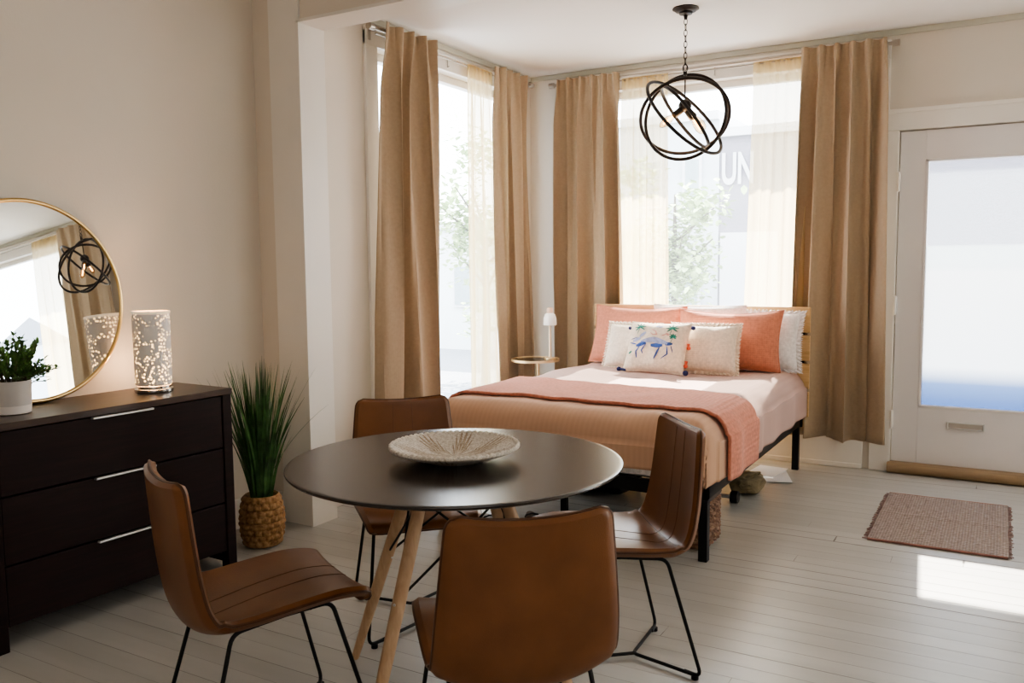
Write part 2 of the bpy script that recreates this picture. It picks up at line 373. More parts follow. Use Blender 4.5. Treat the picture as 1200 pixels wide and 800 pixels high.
# ------------------------------------------------------------------ mesh helpers
class MB:
    def __init__(s): s.bm = bmesh.new()
    def box(s, x0, x1, y0, y1, z0, z1, bev=0.0, mtx=None):
        r = bmesh.ops.create_cube(s.bm, size=1)
        vs = r['verts']
        for v in vs:
            v.co = Vector(((x0 + x1) / 2 + v.co.x * (x1 - x0), (y0 + y1) / 2 + v.co.y * (y1 - y0), (z0 + z1) / 2 + v.co.z * (z1 - z0)))
        if bev > 0:
            es = list({e for v in vs for e in v.link_edges})
            rb = bmesh.ops.bevel(s.bm, geom=es, offset=bev, segments=2, affect='EDGES', profile=.5)
            vs = list({v for f in rb['faces'] for v in f.verts} | {v for v in vs if v.is_valid})
        if mtx is not None:
            for v in vs: v.co = mtx @ v.co
        return s
    def tube(s, pts, r, n=8, closed=False, cap=True):
        pts = [Vector(p) for p in pts]; N = len(pts)
        rs = r if isinstance(r, (list, tuple)) else [r] * N
        rings = []; up = None
        for i, p in enumerate(pts):
            if closed: t = (pts[(i + 1) % N] - pts[i - 1]).normalized()
            elif i == 0: t = (pts[1] - pts[0]).normalized()
            elif i == N - 1: t = (pts[-1] - pts[-2]).normalized()
            else: t = ((pts[i + 1] - p).normalized() + (p - pts[i - 1]).normalized()).normalized()
            if up is None:
                up = Vector((0, 0, 1)) if abs(t.z) < .9 else Vector((1, 0, 0))
            up = (up - t * up.dot(t)).normalized(); b = t.cross(up)
            rings.append([s.bm.verts.new(p + (up * cos(2 * pi * k / n) + b * sin(2 * pi * k / n)) * rs[i]) for k in range(n)])
        m = N if closed else N - 1
        for i in range(m):
            a, c = rings[i], rings[(i + 1) % N]
            for k in range(n):
                s.bm.faces.new((a[k], a[(k + 1) % n], c[(k + 1) % n], c[k]))
        if not closed and cap:
            s.bm.faces.new(rings[0][::-1]); s.bm.faces.new(rings[-1])
        return s
    def lathe(s, prof, cx=0, cy=0, n=48, fn=None, capb=False, capt=False):
        rings = []
        for j, (r, z) in enumerate(prof):
            ring = []
            for k in range(n):
                a = 2 * pi * k / n
                rr = r + (fn(a, j, z) if fn else 0)
                ring.append(s.bm.verts.new((cx + rr * cos(a), cy + rr * sin(a), z)))
            rings.append(ring)
        for i in range(len(rings) - 1):
            for k in range(n):
                s.bm.faces.new((rings[i][k], rings[i][(k + 1) % n], rings[i + 1][(k + 1) % n], rings[i + 1][k]))
        if capb: s.bm.faces.new(rings[0][::-1])
        if capt: s.bm.faces.new(rings[-1])
        return s
    def grid(s, nu, nv, f, two=False):
        vs = [[s.bm.verts.new(f(i / (nu - 1), j / (nv - 1))) for j in range(nv)] for i in range(nu)]
        for i in range(nu - 1):
            for j in range(nv - 1):
                s.bm.faces.new((vs[i][j], vs[i + 1][j], vs[i + 1][j + 1], vs[i][j + 1]))
        return vs
    def poly(s, pts, h):
        """extruded polygon: pts list of 3-D points, h a Vector"""
        a = [s.bm.verts.new(p) for p in pts]; b = [s.bm.verts.new(Vector(p) + Vector(h)) for p in pts]
        n = len(pts)
        s.bm.faces.new(a); s.bm.faces.new(b[::-1])
        for i in range(n): s.bm.faces.new((a[i], b[i], b[(i + 1) % n], a[(i + 1) % n]))
        return s
    def build(s, name, m, parent=None, loc=None, smooth=True, auto=True, mods=()):
        bmesh.ops.recalc_face_normals(s.bm, faces=s.bm.faces[:])
        if smooth:
            for f in s.bm.faces: f.smooth = True
            for e in s.bm.edges:
                if len(e.link_faces) == 2 and e.calc_face_angle(0) > radians(38): e.smooth = False
        me = bpy.data.meshes.new(name); s.bm.to_mesh(me); s.bm.free()
        me.materials.append(m)
        o = bpy.data.objects.new(name, me); COL.objects.link(o)
        if parent: o.parent = parent
        if loc: o.location = loc
        return o

def tag(o, label, cat, group=None, kind=None):
    if label: o['label'] = label
    if cat: o['category'] = cat
    if group: o['group'] = group
    if kind: o['kind'] = kind
    return o
def thing(name, label, cat, loc=(0, 0, 0), rz=0, group=None):
    o = bpy.data.objects.new(name, None); o.empty_display_size = .1; COL.objects.link(o)
    o.location = loc; o.rotation_euler = (0, 0, rz)
    return tag(o, label, cat, group)
def struct(o, label=None, cat='room'):
    o['kind'] = 'structure'
    o['label'] = label; o['category'] = cat
    return o
def copy_tree(o, label=None, parent=None):
    c = o.copy(); COL.objects.link(c)
    if parent: c.parent = parent
    for ch in [q for q in bpy.data.objects if q.parent == o]: copy_tree(ch, None, c)
    if label: c['label'] = label
    return c
def solid(o, t, off=0):
    m = o.modifiers.new('thickness', 'SOLIDIFY'); m.thickness = t; m.offset = off
    return o
def sub(o, l=1):
    m = o.modifiers.new('subdivision', 'SUBSURF'); m.levels = l; m.render_levels = l
    return o

# ------------------------------------------------------------------ camera
Rv = Vector((0.86670169, 0.49874511, -0.00902769)); Uv = Vector((-0.03720085, 0.0826726, 0.99588219)); Fv = Vector((-0.49743772, 0.86279694, -0.09020622))
cam = bpy.data.cameras.new('camera'); co = bpy.data.objects.new('camera', cam); COL.objects.link(co)
mw = Matrix((Rv, Uv, -Fv)).transposed().to_4x4(); mw.translation = Vector((0, 0, 1.3)); co.matrix_world = mw
cam.sensor_width = 36; cam.lens = 36 * 999.76 / 1200; cam.clip_start = .05; cam.clip_end = 200
SC.camera = co

# ------------------------------------------------------------------ room shell
XL, YO, YOB, XF, YB = -3.27, 3.13, 3.28, -3.10, 5.68
XR, YF, ZC, ZM = 4.4, -2.6, 2.67, 2.86
def boxes(name, lst, m, **k):
    b = MB()
    for q in lst: b.box(*q, **k)
    return b.build(name, m, smooth=False)
struct(boxes('floor', [(XL - .2, XR + .2, YF - .2, YB + .17, -.12, 0)], M['floor']), 'white painted plank floor', 'floor')
struct(boxes('ceiling', [(XL - .2, XR + .2, YF - .2, YO, ZM, ZM + .1), (XF - .17, XR + .2, YOB, YB + .17, ZC, ZC + .25)], M['ceil']), 'white plaster ceiling', 'ceiling')
struct(boxes('wall_left', [(XL - .15, XL, YF, YO, 0, ZM)], M['wall']), 'beige left wall behind the dresser', 'wall')
struct(boxes('wall_front', [(XL - .15, XR + .15, YF - .15, YF, 0, ZM)], M['wall']), 'beige wall behind the viewer', 'wall')
struct(boxes('wall_right', [(XR, XR + .15, YF, YB + .17, 0, ZM)], M['wall']), 'beige right wall', 'wall')
struct(boxes('wall_divider', [(XL - .15, -2.96, YO, YOB, 0, ZM + .05), (-2.96, XR, YO, YOB, 2.467, ZM + .05)], M['wall']), 'beige wall with a wide opening to the bed area', 'wall')
# casing round the wide opening
struct(boxes('trim_1', [(-3.15, -2.955, YO - .014, YO, 0, ZM), (-2.966, -2.950, YO - .02, YOB + .01, .0, 2.462), (-2.966, XR, YO - .02, YOB + .01, 2.452, 2.467)], M['trim']), 'casing of the wide opening', 'trim')
WL = (3.87, 5.43, .30, 2.51)         # left window opening  Y0 Y1 Z0 Z1
WB = (-2.70, -.74, .45, 2.50)        # back window opening  X0 X1 Z0 Z1
WC = (1.75, 4.20, .45, 2.47)
DR = (-.575, .30, 2.075)             # door X0 X1 top
T = .17
struct(boxes('wall_sunroom_left', [(XF - T, XF, YOB, WL[0], 0, ZC), (XF - T, XF, WL[1], YB + T, 0, ZC), (XF - T, XF, WL[0], WL[1], 0, WL[2]), (XF - T, XF, WL[0], WL[1], WL[3], ZC)], M['wall_far']), 'cream side wall of the bed area', 'wall')
struct(boxes('wall_back', [(XF, WB[0], YB, YB + T, 0, ZC), (WB[0], WB[1], YB, YB + T, 0, WB[2]), (WB[0], WB[1], YB, YB + T, WB[3], ZC),
    (WB[1], DR[0], YB, YB + T, 0, ZC), (DR[0], DR[1], YB, YB + T, DR[2], ZC), (DR[1], WC[0], YB, YB + T, 0, ZC),
    (WC[0], WC[1], YB, YB + T, 0, WC[2]), (WC[0], WC[1], YB, YB + T, WC[3], ZC), (WC[1], XR, YB, YB + T, 0, ZC)], M['wall_far']), 'beige back wall with window and door', 'wall')
# baseboards
struct(boxes('baseboard_left', [(XL, XL + .015, YF, YO - .014, 0, .15), (XL + .015, -3.15, YO - .015, YO, 0, .15)], M['trim'], bev=.004), 'white baseboard', 'baseboard')
struct(boxes('baseboard_back', [(XF, -.735, YB - .02, YB, 0, .19), (XF, -.735, YB - .03, YB - .02, 0, .03), (.42, XR, YB - .02, YB, 0, .19)], M['trim'], bev=.004), 'white baseboard', 'baseboard')
struct(boxes('baseboard_sunroom', [(XF, XF + .02, YOB, YB - .03, 0, .19)], M['trim'], bev=.004), 'white baseboard', 'baseboard')
# strips under the ceiling of the bed area, painting in the shaded wall top
b = MB(); b.box(XF, XF + .012, YOB, YB, 2.635, ZC, .004); b.box(XF + .012, XR, YB - .012, YB, 2.635, ZC, .004)
struct(b.build('trim_2', M['cornice'], smooth=False), 'grey green strip painting in shade at the top of the wall', 'trim')

def window_unit(idx, horiz, a0, a1, z0, z1, label):
    """casing, sash frame and pane; horiz=True in the back wall, else in the side wall"""
    root = bpy.data.objects.new('window_%d' % idx, None); COL.objects.link(root); struct(root, label, 'window')
    def bx(mb, p0, p1, q0, q1, zz0, zz1, bev=.003):
        # p along wall, q = depth from room face outward
        if horiz: mb.box(p0, p1, YB + q0, YB + q1, zz0, zz1, bev)
        else: mb.box(XF - q1, XF - q0, p0, p1, zz0, zz1, bev)
    c = MB(); w = .105
    bx(c, a0 - w, a0, -.02, 0, z0 - .06, 2.59); bx(c, a1, a1 + w, -.02, 0, z0 - .06, 2.59)
    bx(c, a0 - w, a1 + w, -.024, 0, z1, 2.595); bx(c, a0 - w - .0, a1 + w + .0, -.032, 0, 2.592, 2.612)
    c.build('casing', M['trim'], root, smooth=False)
    s = MB(); bx(s, a0 - w + .03, a1 + w - .03, -.03, .10, z0 - .03, z0 + .0); bx(s, a0 - w + .01, a1 + w - .01, -.018, 0, z0 - .12, z0 - .03)
    s.build('sill', M['trim'], root, smooth=False)
    f = MB()
    bx(f, a0, a0 + .05, .06, .12, z0, z1); bx(f, a1 - .05, a1, .06, .12, z0, z1)
    bx(f, a0 + .05, a1 - .05, .06, .12, z1 - .045, z1); bx(f, a0 + .05, a1 - .05, .06, .12, z0, z0 + .07)
    f.build('sash_frame', M['trim'], root, smooth=False)
    p = MB()
    if horiz: qs = [(a0 + .04, YB + .087, z0 + .06), (a1 - .04, YB + .087, z0 + .06), (a1 - .04, YB + .087, z1 - .035), (a0 + .04, YB + .087, z1 - .035)]
    else: qs = [(XF - .087, a0 + .04, z0 + .06), (XF - .087, a1 - .04, z0 + .06), (XF - .087, a1 - .04, z1 - .035), (XF - .087, a0 + .04, z1 - .035)]
    p.bm.faces.new([p.bm.verts.new(q) for q in qs])
    p.build('pane', M['glass'], root, smooth=False)
    return root
window_unit(1, False, *WL, label='tall picture window in the side wall left of the bed')
w2 = window_unit(2, True, *WB, label='wide picture window behind the bed')
window_unit(3, True, *WC, label='wide picture window right of the door')
# little hook on the head casing
def hook(root, x, y, z, along):
    b = MB(); b.tube([(x, y, z), (x, y, z + .055)], .003, 6); b.tube([(x, y, z), (x + along[0] * .012, y + along[1] * .012, z + .008)], .003, 6)
    b.build('hook', M['rod'], root)
hook(w2, -1.70, YB - .03, 2.52, (0, -1))
hook(bpy.data.objects['window_1'], XF + .03, 4.55, 2.53, (1, 0))

# door ---------------------------------------------------------------------
struct(boxes('trim_3', [(DR[0] - .12, DR[0], YB - .024, YB, 0, DR[2]), (DR[1], DR[1] + .12, YB - .024, YB, 0, DR[2]), (DR[0] - .12, DR[1] + .12, YB - .028, YB, DR[2], DR[2] + .105),
    (DR[0] - .13, DR[1] + .13, YB - .036, YB, DR[2] + .10, DR[2] + .125)], M['trim'], bev=.004), 'white casing round the door', 'trim')
struct(boxes('trim_6', [(DR[0] - .002, DR[0] + .02, YB + .058, YB + .09, 0, DR[2]), (DR[1] - .02, DR[1] + .002, YB + .058, YB + .09, 0, DR[2]), (DR[0], DR[1], YB + .058, YB + .09, DR[2] - .02, DR[2] + .002), (DR[0], DR[1], YB + .058, YB + .09, 0, .02)], M['trim']), 'door stop added inside the jamb to block a light leak', 'trim')  # boxes added behind the door gap to stop light leaking in
droot = bpy.data.objects.new('door_1', None); COL.objects.link(droot); struct(droot, 'white front door with tall frosted glass and a mail slot', 'door')
d = MB(); dx0, dx1 = DR[0] + .006, DR[1] - .006; gx0, gx1, gz0, gz1 = -.428, .155, .41, 1.90
yd0, yd1 = YB + .012, YB + .055
d.box(dx0, gx0, yd0, yd1, .01, DR[2] - .006, .003); d.box(gx1, dx1, yd0, yd1, .01, DR[2] - .006, .003)
d.box(gx0, gx1, yd0, yd1, .01, gz0, .0); d.box(gx0, gx1, yd0, yd1, gz1, DR[2] - .006, .0)
d.build('door_leaf', M['door'], droot, smooth=False)
d = MB(); e = .016
for q in ((gx0, gx0 + e, gz0, gz1), (gx1 - e, gx1, gz0, gz1), (gx0, gx1, gz0, gz0 + e), (gx0, gx1, gz1 - e, gz1)):
    d.box(q[0], q[1], yd0 - .006, yd1, q[2], q[3], .003)
d.build('glazing_bead', M['door'], droot, smooth=False)
d = MB(); d.bm.faces.new([d.bm.verts.new(q) for q in ((gx0 + .01, YB + .03, gz0 + .01), (gx1 - .01, YB + .03, gz0 + .01), (gx1 - .01, YB + .03, gz1 - .01), (gx0 + .01, YB + .03, gz1 - .01))])
d.build('pane', M['doorglass'], droot, smooth=False)
for z in (1.72, .98, .28):
    MB().box(DR[0] - .004, DR[0] + .012, YB - .032, YB + .012, z, z + .10, .003).tube([(DR[0] + .004, YB - .03, z - .008), (DR[0] + .004, YB - .03, z + .108)], .007, 8).build('hinge', M['trim'], droot)
s = MB()
sx0, sx1, sz0, sz1 = -.268, -.068, .292, .336
for q in ((sx0, sx1, sz0, sz0 + .008), (sx0, sx1, sz1 - .008, sz1), (sx0, sx0 + .01, sz0, sz1), (sx1 - .01, sx1, sz0, sz1)):
    s.box(q[0], q[1], YB - .004, YB + .012, q[2], q[3], .003)
so = s.build('mail_slot', M['steel'], droot, smooth=False)
MB().box(sx0 + .01, sx1 - .01, YB + .002, YB + .012, sz0 + .008, sz1 - .008, .002).build('flap', mat('flap_metal', (.5, .47, .43), .4, .6), so, smooth=False)
kn = MB(); kn.lathe([(.0, 0), (.028, 0), (.028, .006), (.010, .010), (.010, .04), (.026, .05), (.028, .062), (.02, .075), (.0, .078)], n=20)
k = kn.build('knob', M['gold'], droot); k.rotation_euler = (radians(90), 0, 0); k.location = (.228, YB + .012, .96)
tb = MB(); tb.tube([(DR[0] - .01, YB - .045, .034), (DR[1] + .01, YB - .045, .034)], .033, 16)
tb.box(DR[0] - .01, DR[1] + .01, YB - .045, YB + .012, 0.0, .066, .004)
struct(tb.build('trim_4', M['threshold']), 'rounded bare wood threshold at the foot of the door', 'trim')

# ------------------------------------------------------------------ curtains
def curtain(name, label, cat, p_top, p_bot, axis, base, zt, zb, folds, amp, m, header=.09, seed=0, group=None, flare=1.0, sheer=False):
    """p_top / p_bot: (start, end) along the wall at the top and the hem. axis 'x' or 'y'."""
    rnd = random.Random(seed); ph = [rnd.uniform(0, 6.28) for _ in range(6)]
    sg = -1 if axis == 'x' else 1
    nu, nv = 40 * folds // 2 + 1, 46
    def f(u, v):
        z = zt + (zb - zt) * v
        a = (p_top[0] + (p_top[1] - p_top[0]) * u) * (1 - v) + (p_bot[0] + (p_bot[1] - p_bot[0]) * u) * v
        hv = min(1, v * (zt - zb) / .35)
        k = hv * hv * (3 - 2 * hv)
        w1 = sin(2 * pi * folds * u + ph[0] + .9 * sin(4 * u + ph[1]) + v * .6 * sin(5 * u + ph[2]))
        w2 = sin(2 * pi * folds * .5 * u + ph[3] + v * 1.3 + 1.1 * sin(3.3 * u + ph[5]))
        w3 = sin(2 * pi * folds * 1.9 * u + ph[4])
        top = .62 * max(0, w1) ** .8 + .10 * w3
        w1 *= .72 + .28 * sin(2.7 * folds * u + ph[2])
        kb = min(1, v * 1.6)
        bod = (.62 - .22 * kb) * (w1 / (abs(w1) ** .25 + 1e-4)) + (.35 + .45 * kb) * (w2 / (abs(w2) ** .3 + 1e-4)) + .08 * w3 * (1 - v)
        d = amp * (top * (1 - k) + bod * k * (1 + .25 * v))
        a += amp * .35 * cos(2 * pi * folds * u + ph[0]) * k
        z += .006 * sin(9 * u + ph[5]) * v + (.004 * w1 * (1 - hv))
        return (a, base + sg * d, z) if axis == 'x' else (base + sg * d, a, z)
    b = MB(); b.grid(nu, nv, f)
    o = b.build(name, m)
    if not sheer: solid(o, .003)
    tag(o, label, cat, group)
    # sewn header band
    h = MB()
    def g(u, v):
        p = f(u, v * header / (zt - zb)); off = .0035
        return (p[0], p[1] - off, p[2]) if axis == 'x' else (p[0] + off, p[1], p[2])
    h.grid(nu, 6, g); hb = h.build('header_band', m, o)
    return o
CT, RZ = 'curtain', 2.585
ZTL, ZTB = 2.615, 2.602
curtain('tan_curtain', 'tan linen curtain nearest the white opening, at the near end of the side window', CT, (3.80, 4.27), (3.68, 4.36), 'y', -2.995, ZTL, .03, 4, .070, M['tan'], seed=3)
curtain('tan_curtain', 'tan linen curtain behind the round nightstand, at the far end of the side window', CT, (5.00, 5.44), (5.0, 5.50), 'y', -2.995, ZTL, .03, 4, .052, M['tan'], seed=5)
curtain('sheer_curtain', 'cream sheer curtain hanging at the side window', CT, (4.73, 5.02), (4.70, 5.12), 'y', -3.045, ZTL - .02, .05, 6, .022, M['sheer'], seed=8, sheer=True)
curtain('tan_curtain', 'tan linen curtain left of the back window, beside the white bedside lamp', CT, (-2.81, -2.34), (-2.84, -2.26), 'x', YB - .11, ZTB, .19, 5, .060, M['tan'], seed=11)
curtain('tan_curtain', 'tan linen curtain next to the white door, right of the headboard', CT, (-1.13, -.645), (-1.185, -.60), 'x', YB - .11, ZTB, .19, 5, .060, M['tan'], seed=21)
curtain('sheer_curtain', 'cream sheer curtain on the left of the back window behind the bed', CT, (-2.34, -2.01), (-2.36, -1.99), 'x', YB - .055, ZTB - .02, .25, 7, .020, M['sheer'], seed=12, sheer=True)
curtain('sheer_curtain', 'cream sheer curtain on the right of the back window behind the bed', CT, (-1.44, -1.03), (-1.50, -1.05), 'x', YB - .055, ZTB - .02, .25, 6, .022, M['sheer'], seed=14, sheer=True)
curtain('tan_curtain', 'tan linen curtain seen only in the round mirror, right of its cream sheer', CT, (1.50, 2.28), (1.46, 2.32), 'x', YB - .11, ZTB, .19, 5, .045, M['tan'], seed=31)
curtain('sheer_curtain', 'cream sheer curtain seen only in the round mirror', CT, (2.28, 2.85), (2.28, 2.95), 'x', YB - .055, ZTB - .02, .25, 6, .022, M['sheer'], seed=32, sheer=True)

def rod(label, axis, a0, a1, base, z, inner):
    base += .016 if axis == 'x' else -.016
    def P(a, q, zz): return (a, q, zz) if axis == 'x' else (q, a, zz)
    sg = -1 if axis == 'x' else 1
    r = thing('curtain_rod', label, 'curtain rod', P(a0, base, z))
    L = Vector(P(a0, base, z))
    def T_(pts): return [Vector(p) - L for p in pts]
    MB().tube(T_([P(a0, base, z), P(a1, base, z)]), .011, 12).build('pole', M['rod'], r)
    MB().tube(T_([P(a0 + .05, inner, z - .015), P(a1 - .05, inner, z - .015)]), .005, 8).build('inner_pole', M['rod'], r)
    for a, s in ((a0, -1), (a1, 1)):
        MB().tube(T_([P(a, base, z), P(a + s * .01, base, z), P(a + s * .012, base, z), P(a + s * .05, base, z), P(a + s * .052, base, z)]), [.012, .012, .02, .02, .012], 14).build('finial', M['rod'], r)
    wall = YB if axis == 'x' else XF
    for a in (a0 + .03, a1 - .03):
        MB().tube(T_([P(a, base, z), P(a, wall - sg * -.024, z)]), .006, 8).tube(T_([P(a, wall + sg * .026, z - .05), P(a, wall + sg * .026, z + .03)]), .009, 8).build('bracket', M['rod'], r)
rod('metal curtain rod over the side window', 'y', 3.76, 5.50, -2.995, RZ, -3.045)
rod('metal curtain rod over the back window', 'x', -2.84, -.63, YB - .11, RZ - .012, YB - .055)
rod('metal curtain rod over the window seen in the mirror', 'x', 1.40, 4.2, YB - .11, RZ - .012, YB - .055)

# ------------------------------------------------------------------ dresser
dz = .785; DY0, DY1, DX0, DX1 = 1.528, 2.535, -3.235, -2.865
dr = thing('dresser', 'dark espresso wood dresser with three wide drawers against the left wall', 'dresser', ((DX0 + DX1) / 2, (DY0 + DY1) / 2, 0), radians(-2.2))
hx, hy = (DX1 - DX0) / 2, (DY1 - DY0) / 2
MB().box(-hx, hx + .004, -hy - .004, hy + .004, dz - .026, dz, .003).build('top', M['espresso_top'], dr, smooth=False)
for sy in (-1, 1):
    for sx in (-1, 1):
        MB().box(sx * hx - (.045 if sx > 0 else 0), sx * hx + (0 if sx > 0 else .045), sy * hy - (.045 if sy > 0 else 0), sy * hy + (0 if sy > 0 else .045), 0, dz - .026, .003).build('leg', M['espresso'], dr, smooth=False)
    y = sy * (hy - .02)
    MB().box(-hx + .045, hx - .045, y - .01, y + .01, .085, dz - .026).build('side_panel', M['espresso'], dr, smooth=False)
    MB().box(-hx + .045, hx - .045, y - .02, y + .02, .03, .06, .002).build('stretcher', M['espresso'], dr, smooth=False)
MB().box(-hx, -hx + .012, -hy + .045, hy - .045, .085, dz - .026).build('back_panel', M['espresso'], dr, smooth=False)
MB().box(-hx + .02, hx - .03, -hy + .045, hy - .045, .085, .10).build('bottom_panel', M['espresso'], dr, smooth=False)
for z0, z1 in ((.085, .292), (.298, .530), (.536, .755)):
    dwr = MB().box(-.12, hx - .004, -hy + .048, hy - .048, z0, z1, .003).build('drawer', M['espresso'], dr, smooth=False)
    MB().box(hx - .006, hx + .012, -.125, .125, z1 - .006, z1 + .002, .002).build('handle', M['steel'], dwr, smooth=False)

# ------------------------------------------------------------------ round mirror, leaning on the wall
mr_ = .383
mir = thing('round_mirror', 'round mirror with thin gold frame leaning on the wall above the dresser', 'mirror', (XL + .085, 1.905, dz + .010))
mir.rotation_euler = (0, radians(-4.6), radians(0))
n = 96
ring = [(0, mr_ * cos(2 * pi * k / n), mr_ + mr_ * sin(2 * pi * k / n)) for k in range(n)]
f = MB(); f.tube(ring, .0085, 10, closed=True); f.build('frame', M['gold'], mir)
mg, nt, bb = new_mat('mirror_silver'); bb.inputs['Metallic'].default_value = 1; bb.inputs['Roughness'].default_value = .01; bb.inputs['Base Color'].default_value = (.86, .88, .89, 1)
g = MB(); vs = [g.bm.verts.new((.001, (mr_ - .004) * cos(2 * pi * k / n), mr_ + (mr_ - .004) * sin(2 * pi * k / n))) for k in range(n)]
g.bm.faces.new(vs); g.build('mirror_glass', mg, mir, smooth=False)
g = MB(); g.tube([(-.012, 0, mr_), (-.006, 0, mr_)], mr_ - .006, 64); g.build('backing', M['black'], mir)

# ------------------------------------------------------------------ perforated lamp on the dresser
lp = thing('table_lamp', 'glowing white lamp pierced with dots, standing on the dresser', 'lamp', (-3.050, 2.305, dz))
lp.scale = (1.12, 1.12, 1.10)
MB().lathe([(0, .001), (.066, .001), (.068, .006), (.068, .014), (.060, .018), (.060, .026), (.0, .027)], n=40).build('base', M['chrome'], lp)
MB().lathe([(.060, .028), (.064, .032), (.066, .30), (.066, .304), (.063, .304), (.0625, .034)], n=64).build('shade', M['shade'], lp)
MB().lathe([(.0667, .296), (.0675, .300), (.0667, .306), (.0615, .306), (.0615, .296)], n=64).build('rim', emit_mat('lit_shade_rim', (.9, .75, .55), .35), lp)
MB().lathe([(0, .03), (.012, .03), (.012, .09), (.022, .11), (.03, .14), (.022, .17), (0, .18)], n=20).build('bulb', M['bulb'], lp)

# ------------------------------------------------------------------ small potted plant on the dresser
pp = thing('potted_plant', 'small bushy green plant in a two tone grey pot on the dresser', 'plant', (-3.06, 1.725, dz))
MB().lathe([(.0, .001), (.064, .001), (.069, .004), (.0705, .036)], n=40).build('pot_base', M['pot_base'], pp)
MB().lathe([(.0705, .036), (.074, .135), (.074, .138), (.069, .138), (.067, .12)], n=40).build('pot', M['pot'], pp)
MB().lathe([(.0685, .12), (.03, .125), (0.001, .126)], n=24).build('soil', M['soil'], pp)
pp.scale = (.86, .86, .86)
lf = MB(); st = MB()
def leaf(mb, p, d, up, L, W):
    d = d.normalized(); s = d.cross(up)
    if s.length < 1e-3: s = d.cross(Vector((1, 0, 0)))
    s.normalize(); nn = s.cross(d)
    pts = [p, p + d * L * .35 + s * W + nn * W * .3, p + d * L * .72 + s * W * .75 + nn * W * .2, p + d * L, p + d * L * .72 - s * W * .75 + nn * W * .2, p + d * L * .35 - s * W + nn * W * .3]
    v = [mb.bm.verts.new(q) for q in pts]; c1 = mb.bm.verts.new(p + d * L * .35); c2 = mb.bm.verts.new(p + d * L * .72)
    for q in ((v[0], v[1], c1), (v[1], v[2], c2, c1), (v[2], v[3], c2), (v[3], v[4], c2), (v[4], v[5], c1, c2), (v[5], v[0], c1)): mb.bm.faces.new(q)
rnd = random.Random(4)
for i in range(90):
    a = rnd.uniform(0, 2 * pi); tilt = rnd.uniform(.05, 1.15); ln = rnd.uniform(.09, .155) * (1.25 if tilt < .5 else 1)
    d0 = Vector((sin(tilt) * cos(a), sin(tilt) * sin(a), cos(tilt)))
    if i == 0: d0 = Vector((-.05, -.03, 1)); ln = .20
    if i == 1: d0 = Vector((.25, .9, .35)); ln = .17
    if i == 2: d0 = Vector((.3, .9, .05)); ln = .15
    p = Vector((.03 * cos(a), .03 * sin(a), .12)); pts = [p.copy()]
    for k in range(8):
        p = p + d0.normalized() * ln / 8; d0 = d0 + Vector((0, 0, -.05 if tilt > .6 else 0)); 
        if p.x < -.115: p.x = -.115
        pts.append(p.copy())
        if k > 1:
            for s_ in (-1, 1):
                t = Vector((rnd.uniform(-1, 1), rnd.uniform(-1, 1), rnd.uniform(-.3, .8)))
                leaf(lf, p, d0.normalized() * .8 + t * .9, Vector((0, 0, 1)), rnd.uniform(.020, .032), rnd.uniform(.0065, .010))
    st.tube(pts, .0014, 4)
lf.build('foliage', M['leaf'], pp, smooth=False); st.build('stems', M['stem'], pp)

# ------------------------------------------------------------------ tall grass in a woven basket
gx, gy = -2.975, 2.80
gp = thing('potted_grass', 'tall grass plant in a woven basket on the floor beside the dresser', 'plant', (gx, gy, 0))
prof = [(.0, .002), (.070, .002)]
NZ = 44
for j in range(NZ + 1):
    t = j / NZ; prof.append((.078 + .020 * sin(pi * min(1, t * 1.02)) ** .8, .004 + .236 * t))
def wv(a, j, z):
    if j < 2: return 0
    row = (z - .004) / .236 * 8.0; kk = math.floor(row)
    return .010 * abs(sin(pi * row)) ** .6 * (.25 + .75 * abs(sin(8 * a + (pi / 2) * (kk % 2))))
prof += [(.076, .242), (.068, .235), (.066, .2)]
MB().lathe(prof, n=144, fn=lambda a, j, z: wv(a, j, z) if j < NZ + 3 else 0).build('basket', M['basket'], gp)
MB().lathe([(.068, .205), (.03, .21), (.001, .21)], n=24).build('soil', M['soil'], gp)
gb = MB(); rnd = random.Random(9)
for i in range(210):
    a = rnd.uniform(0, 2 * pi); r0 = rnd.uniform(0, .045); tilt = abs(rnd.gauss(0, .21)) + .02
    L = rnd.uniform(.42, .70); w = rnd.uniform(.0042, .0074)
    if i < 26: tilt = rnd.uniform(.30, .5); L = rnd.uniform(.32, .52)
    da = a + rnd.uniform(-.5, .5)
    if i == 0: da, tilt, L = radians(45), .74, .58
    if i == 1: da, tilt, L = radians(205), .30, .66
    if i == 2: da, tilt, L = radians(200), .42, .62
    dirh = Vector((cos(da), sin(da), 0)); side = Vector((-sin(da + rnd.uniform(-1.2, 1.2)), cos(da), 0)).normalized()
    p = Vector((r0 * cos(a), r0 * sin(a), .19)); cur = tilt * .45; prev = None; K = 9
    for k in range(K + 1):
        t = k / K; ww = w * (1 - t ** 2.2) * (.6 + .4 * min(1, t * 5)) + .0003
        q = p.copy()
        q.x = max(q.x, XL + .02 - gx); q.y = min(q.y, YO - .03 - gy)
        if q.x < -.08 or True:
            # keep clear of the dresser corner
            if gx + q.x < -2.84 and gy + q.y < 2.56 and q.z < .8: q.y = 2.56 - gy
        pr = (gb.bm.verts.new(q + side * ww), gb.bm.verts.new(q + Vector((0, 0, -ww * .4))), gb.bm.verts.new(q - side * ww))
        if prev:
            gb.bm.faces.new((prev[0], prev[1], pr[1], pr[0])); gb.bm.faces.new((prev[1], prev[2], pr[2], pr[1]))
        prev = pr
        p = p + (dirh * sin(cur) + Vector((0, 0, 1)) * cos(cur)) * L / K; cur += tilt * .9 / K
gb.build('grass_blades', M['grass'], gp)

